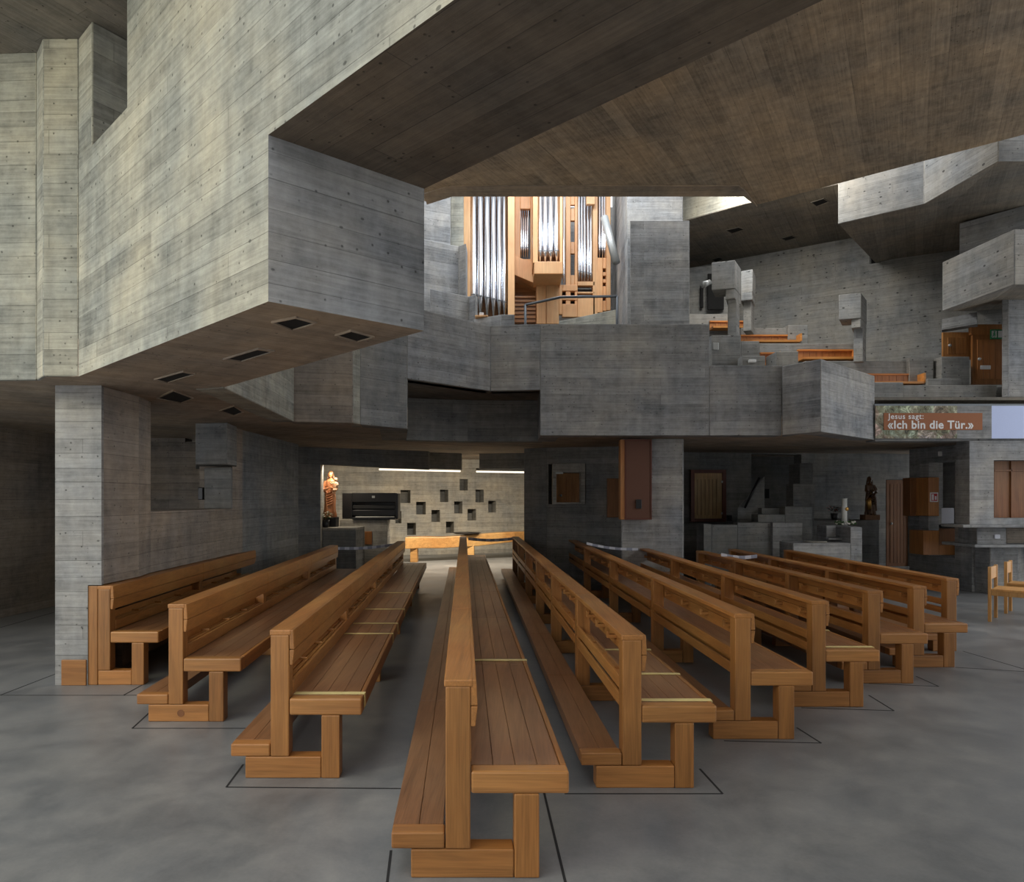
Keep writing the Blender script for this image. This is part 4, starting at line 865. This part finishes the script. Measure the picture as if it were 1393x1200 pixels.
bm = bmesh.new(); zt = ZZ(728, 18.7); lathe(bm, [(.05, zt), (.3, zt+.02), (.4, zt+.06), (.38, zt+.06), (.05, zt+.03)], 24, XY(635, 18.95)); tag(obj('black_tray', bm, 'blk', None, 0, True), 'wide flat black tray on the middle of the log bench', 'tray')
# niche lamp left
e = empty('wall_lamp', P3(357, 683, 13.15), 'small black lamp box in the niche of the rear left wall', 'lamp')
dbox(e, 'housing', 347, 666, 368, 683, 13.15, .2, 'blk'); dbox(e, 'arm', 340, 663, 347, 666, 13.2, .1, 'steel')
bm = bmesh.new(); ball(bm, (.05, -.01, .12), .05); ball(bm, (-.04, -.01, .13), .04); obj('lens', bm, 'alu', e, 0, True)
tag(ublock('wall_telephone', 269, 663, 276, 680, 9.45, .1, 'blk', st=False), 'small black telephone in the slot of the left wall opening', 'telephone')
# chapel tubes
def tubelamp(u0, v0, u1, v1, d0, d1, label, pw):
    e = empty('tube_light', P3((u0+u1)/2, (v0+v1)/2, (d0+d1)/2), label, 'light', 'tube lights of the chapel'); p, q = Vector(P3(u0, v0, d0))-e.location, Vector(P3(u1, v1, d1))-e.location
    bm = bmesh.new(); tube(bm, [p, q], .022, 8); obj('tube', bm, 'lamp', e, 0, True)
    bm = bmesh.new(); up = Vector((0, 0, .05)); tube(bm, [p+up, q+up], .035, 6); obj('holder', bm, 'cond', e)
    la = bpy.data.lights.new('tube_glow', 'AREA'); la.shape = 'RECTANGLE'; la.size = (q-p).length; la.size_y = .12; la.energy = pw; la.color = (1, .88, .7)
    lo = bpy.data.objects.new('tube_glow', la); COL.objects.link(lo); lo.parent = e; mid = (p+q)/2; lo.location = mid+Vector((0, .03, -.06)); lo.rotation_euler = (math.radians(26), 0, math.atan2(q.y-p.y, q.x-p.x))
tubelamp(516, 638.5, 626, 641, 15.7, 16.9, 'long warm tube light under the lintel above the keyboard', 100)
tubelamp(648, 641.5, 713, 642.5, 17.0, 17.4, 'shorter warm tube light at the right of the niche wall', 66)

tubelamp(445, 629, 478, 631, 13.99, 14.4, 'short added light hidden behind the lintel over the carved Madonna', 9)  # extra lamp added out of sight to brighten the Madonna
# ================================================================== CHAIRS AT RIGHT
def chair(pa, pb, ztop, label):
    A_, B_ = Vector(pa), Vector(pb); e = empty('oak_chair', (A_.x, A_.y, 0), label, 'chair', 'loose oak chairs beyond the pews', rz=math.atan2(B_.y-A_.y, B_.x-A_.x)); w = (B_-A_).length; q = .04; dp = -.44
    def pt(n_, *b, m_='chairw'): m_ = 'chairw'; bm = bmesh.new(); bx(bm, *b); return obj(n_, bm, m_, e, .005)
    pt('back_post', 0, q, -.02, .02, 0, ztop); pt('back_post', w-q, w, -.02, .02, 0, ztop); pt('leg', 0, q, dp, dp+q, 0, .36); pt('leg', w-q, w, dp, dp+q, 0, .36)
    pt('backrest', q, w-q, -.012, .012, ztop-.17, ztop-.01, m_='oakx'); pt('seat', .0, w, dp, -.022, .41, .44, m_='oakl')
    pt('seat_rail', .002, .03, dp, -.022, .35, .41, m_='oakl'); pt('seat_rail', w-.03, w-.002, dp, -.022, .35, .41, m_='oakl'); pt('front_rail', .03, w-.03, dp, dp+.03, .35, .41, m_='oakx')
chair(fl(1346, 846), fl(1355, 840), .73, 'oak chair nearer the viewer at the right edge')
chair(fl(1368, 835), fl(1375, 831), .74, 'oak chair farther back at the right edge')

# ================================================================== LIGHT
w = bpy.data.worlds.new('World'); S.world = w; w.use_nodes = True; n = w.node_tree; n.nodes.clear()
bg = n.nodes.new('ShaderNodeBackground'); ow = n.nodes.new('ShaderNodeOutputWorld'); n.links.new(bg.outputs[0], ow.inputs[0])
bg.inputs[0].default_value = (.965, .98, 1.0, 1); bg.inputs[1].default_value = 1.25
bm = bmesh.new(); bx(bm, -2.2, 14, -5.3, -5, 0, 6.6); struct(obj('wall_nave_rear', bm, 'con'))
def area(name, loc, target, sx, sy, power, col):
    la = bpy.data.lights.new(name, 'AREA'); la.shape = 'RECTANGLE'; la.size = sx; la.size_y = sy; la.energy = power; la.color = col
    o = bpy.data.objects.new(name, la); COL.objects.link(o); o.location = loc
    o.rotation_euler = (Vector(target)-Vector(loc)).to_track_quat('-Z', 'Y').to_euler(); return o
area('assumed_left_window_light', (-6.5, .5, 5.0), (-1.5, 4.5, 3.8), 2.5, 2.0, 100, (1, .95, .62))  # lamp added for an assumed window at the upper left, none modelled
area('assumed_organ_skylight', (1.2, 12.3, 8.8), (1.0, 15.2, 5.2), 3.5, 1.2, 125, (.86, .93, 1))  # lamp added above the organ for an assumed skylight out of view
area('choir_fill_light', (4.3, 12.3, 7.5), (8.2, 14.4, 4.6), 1.8, .8, 80, (1, .96, .88))  # lamp added in the assumed skylight gap to brighten the choir walls

cam = bpy.data.cameras.new('camera'); co = bpy.data.objects.new('camera', cam); COL.objects.link(co)
co.location = (0, 0, H); co.rotation_euler = (math.pi/2, 0, 0); cam.sensor_fit = 'HORIZONTAL'; cam.sensor_width = 36; cam.lens = 36*F/1393
cam.shift_x = 0; cam.shift_y = (HY-600)/1393; cam.clip_start = .05; cam.clip_end = 200
S.camera = co
S.view_settings.view_transform = 'Standard'; S.view_settings.look = 'None'; S.view_settings.gamma = 1; S.view_settings.use_curve_mapping = False; S.view_settings.exposure = .42
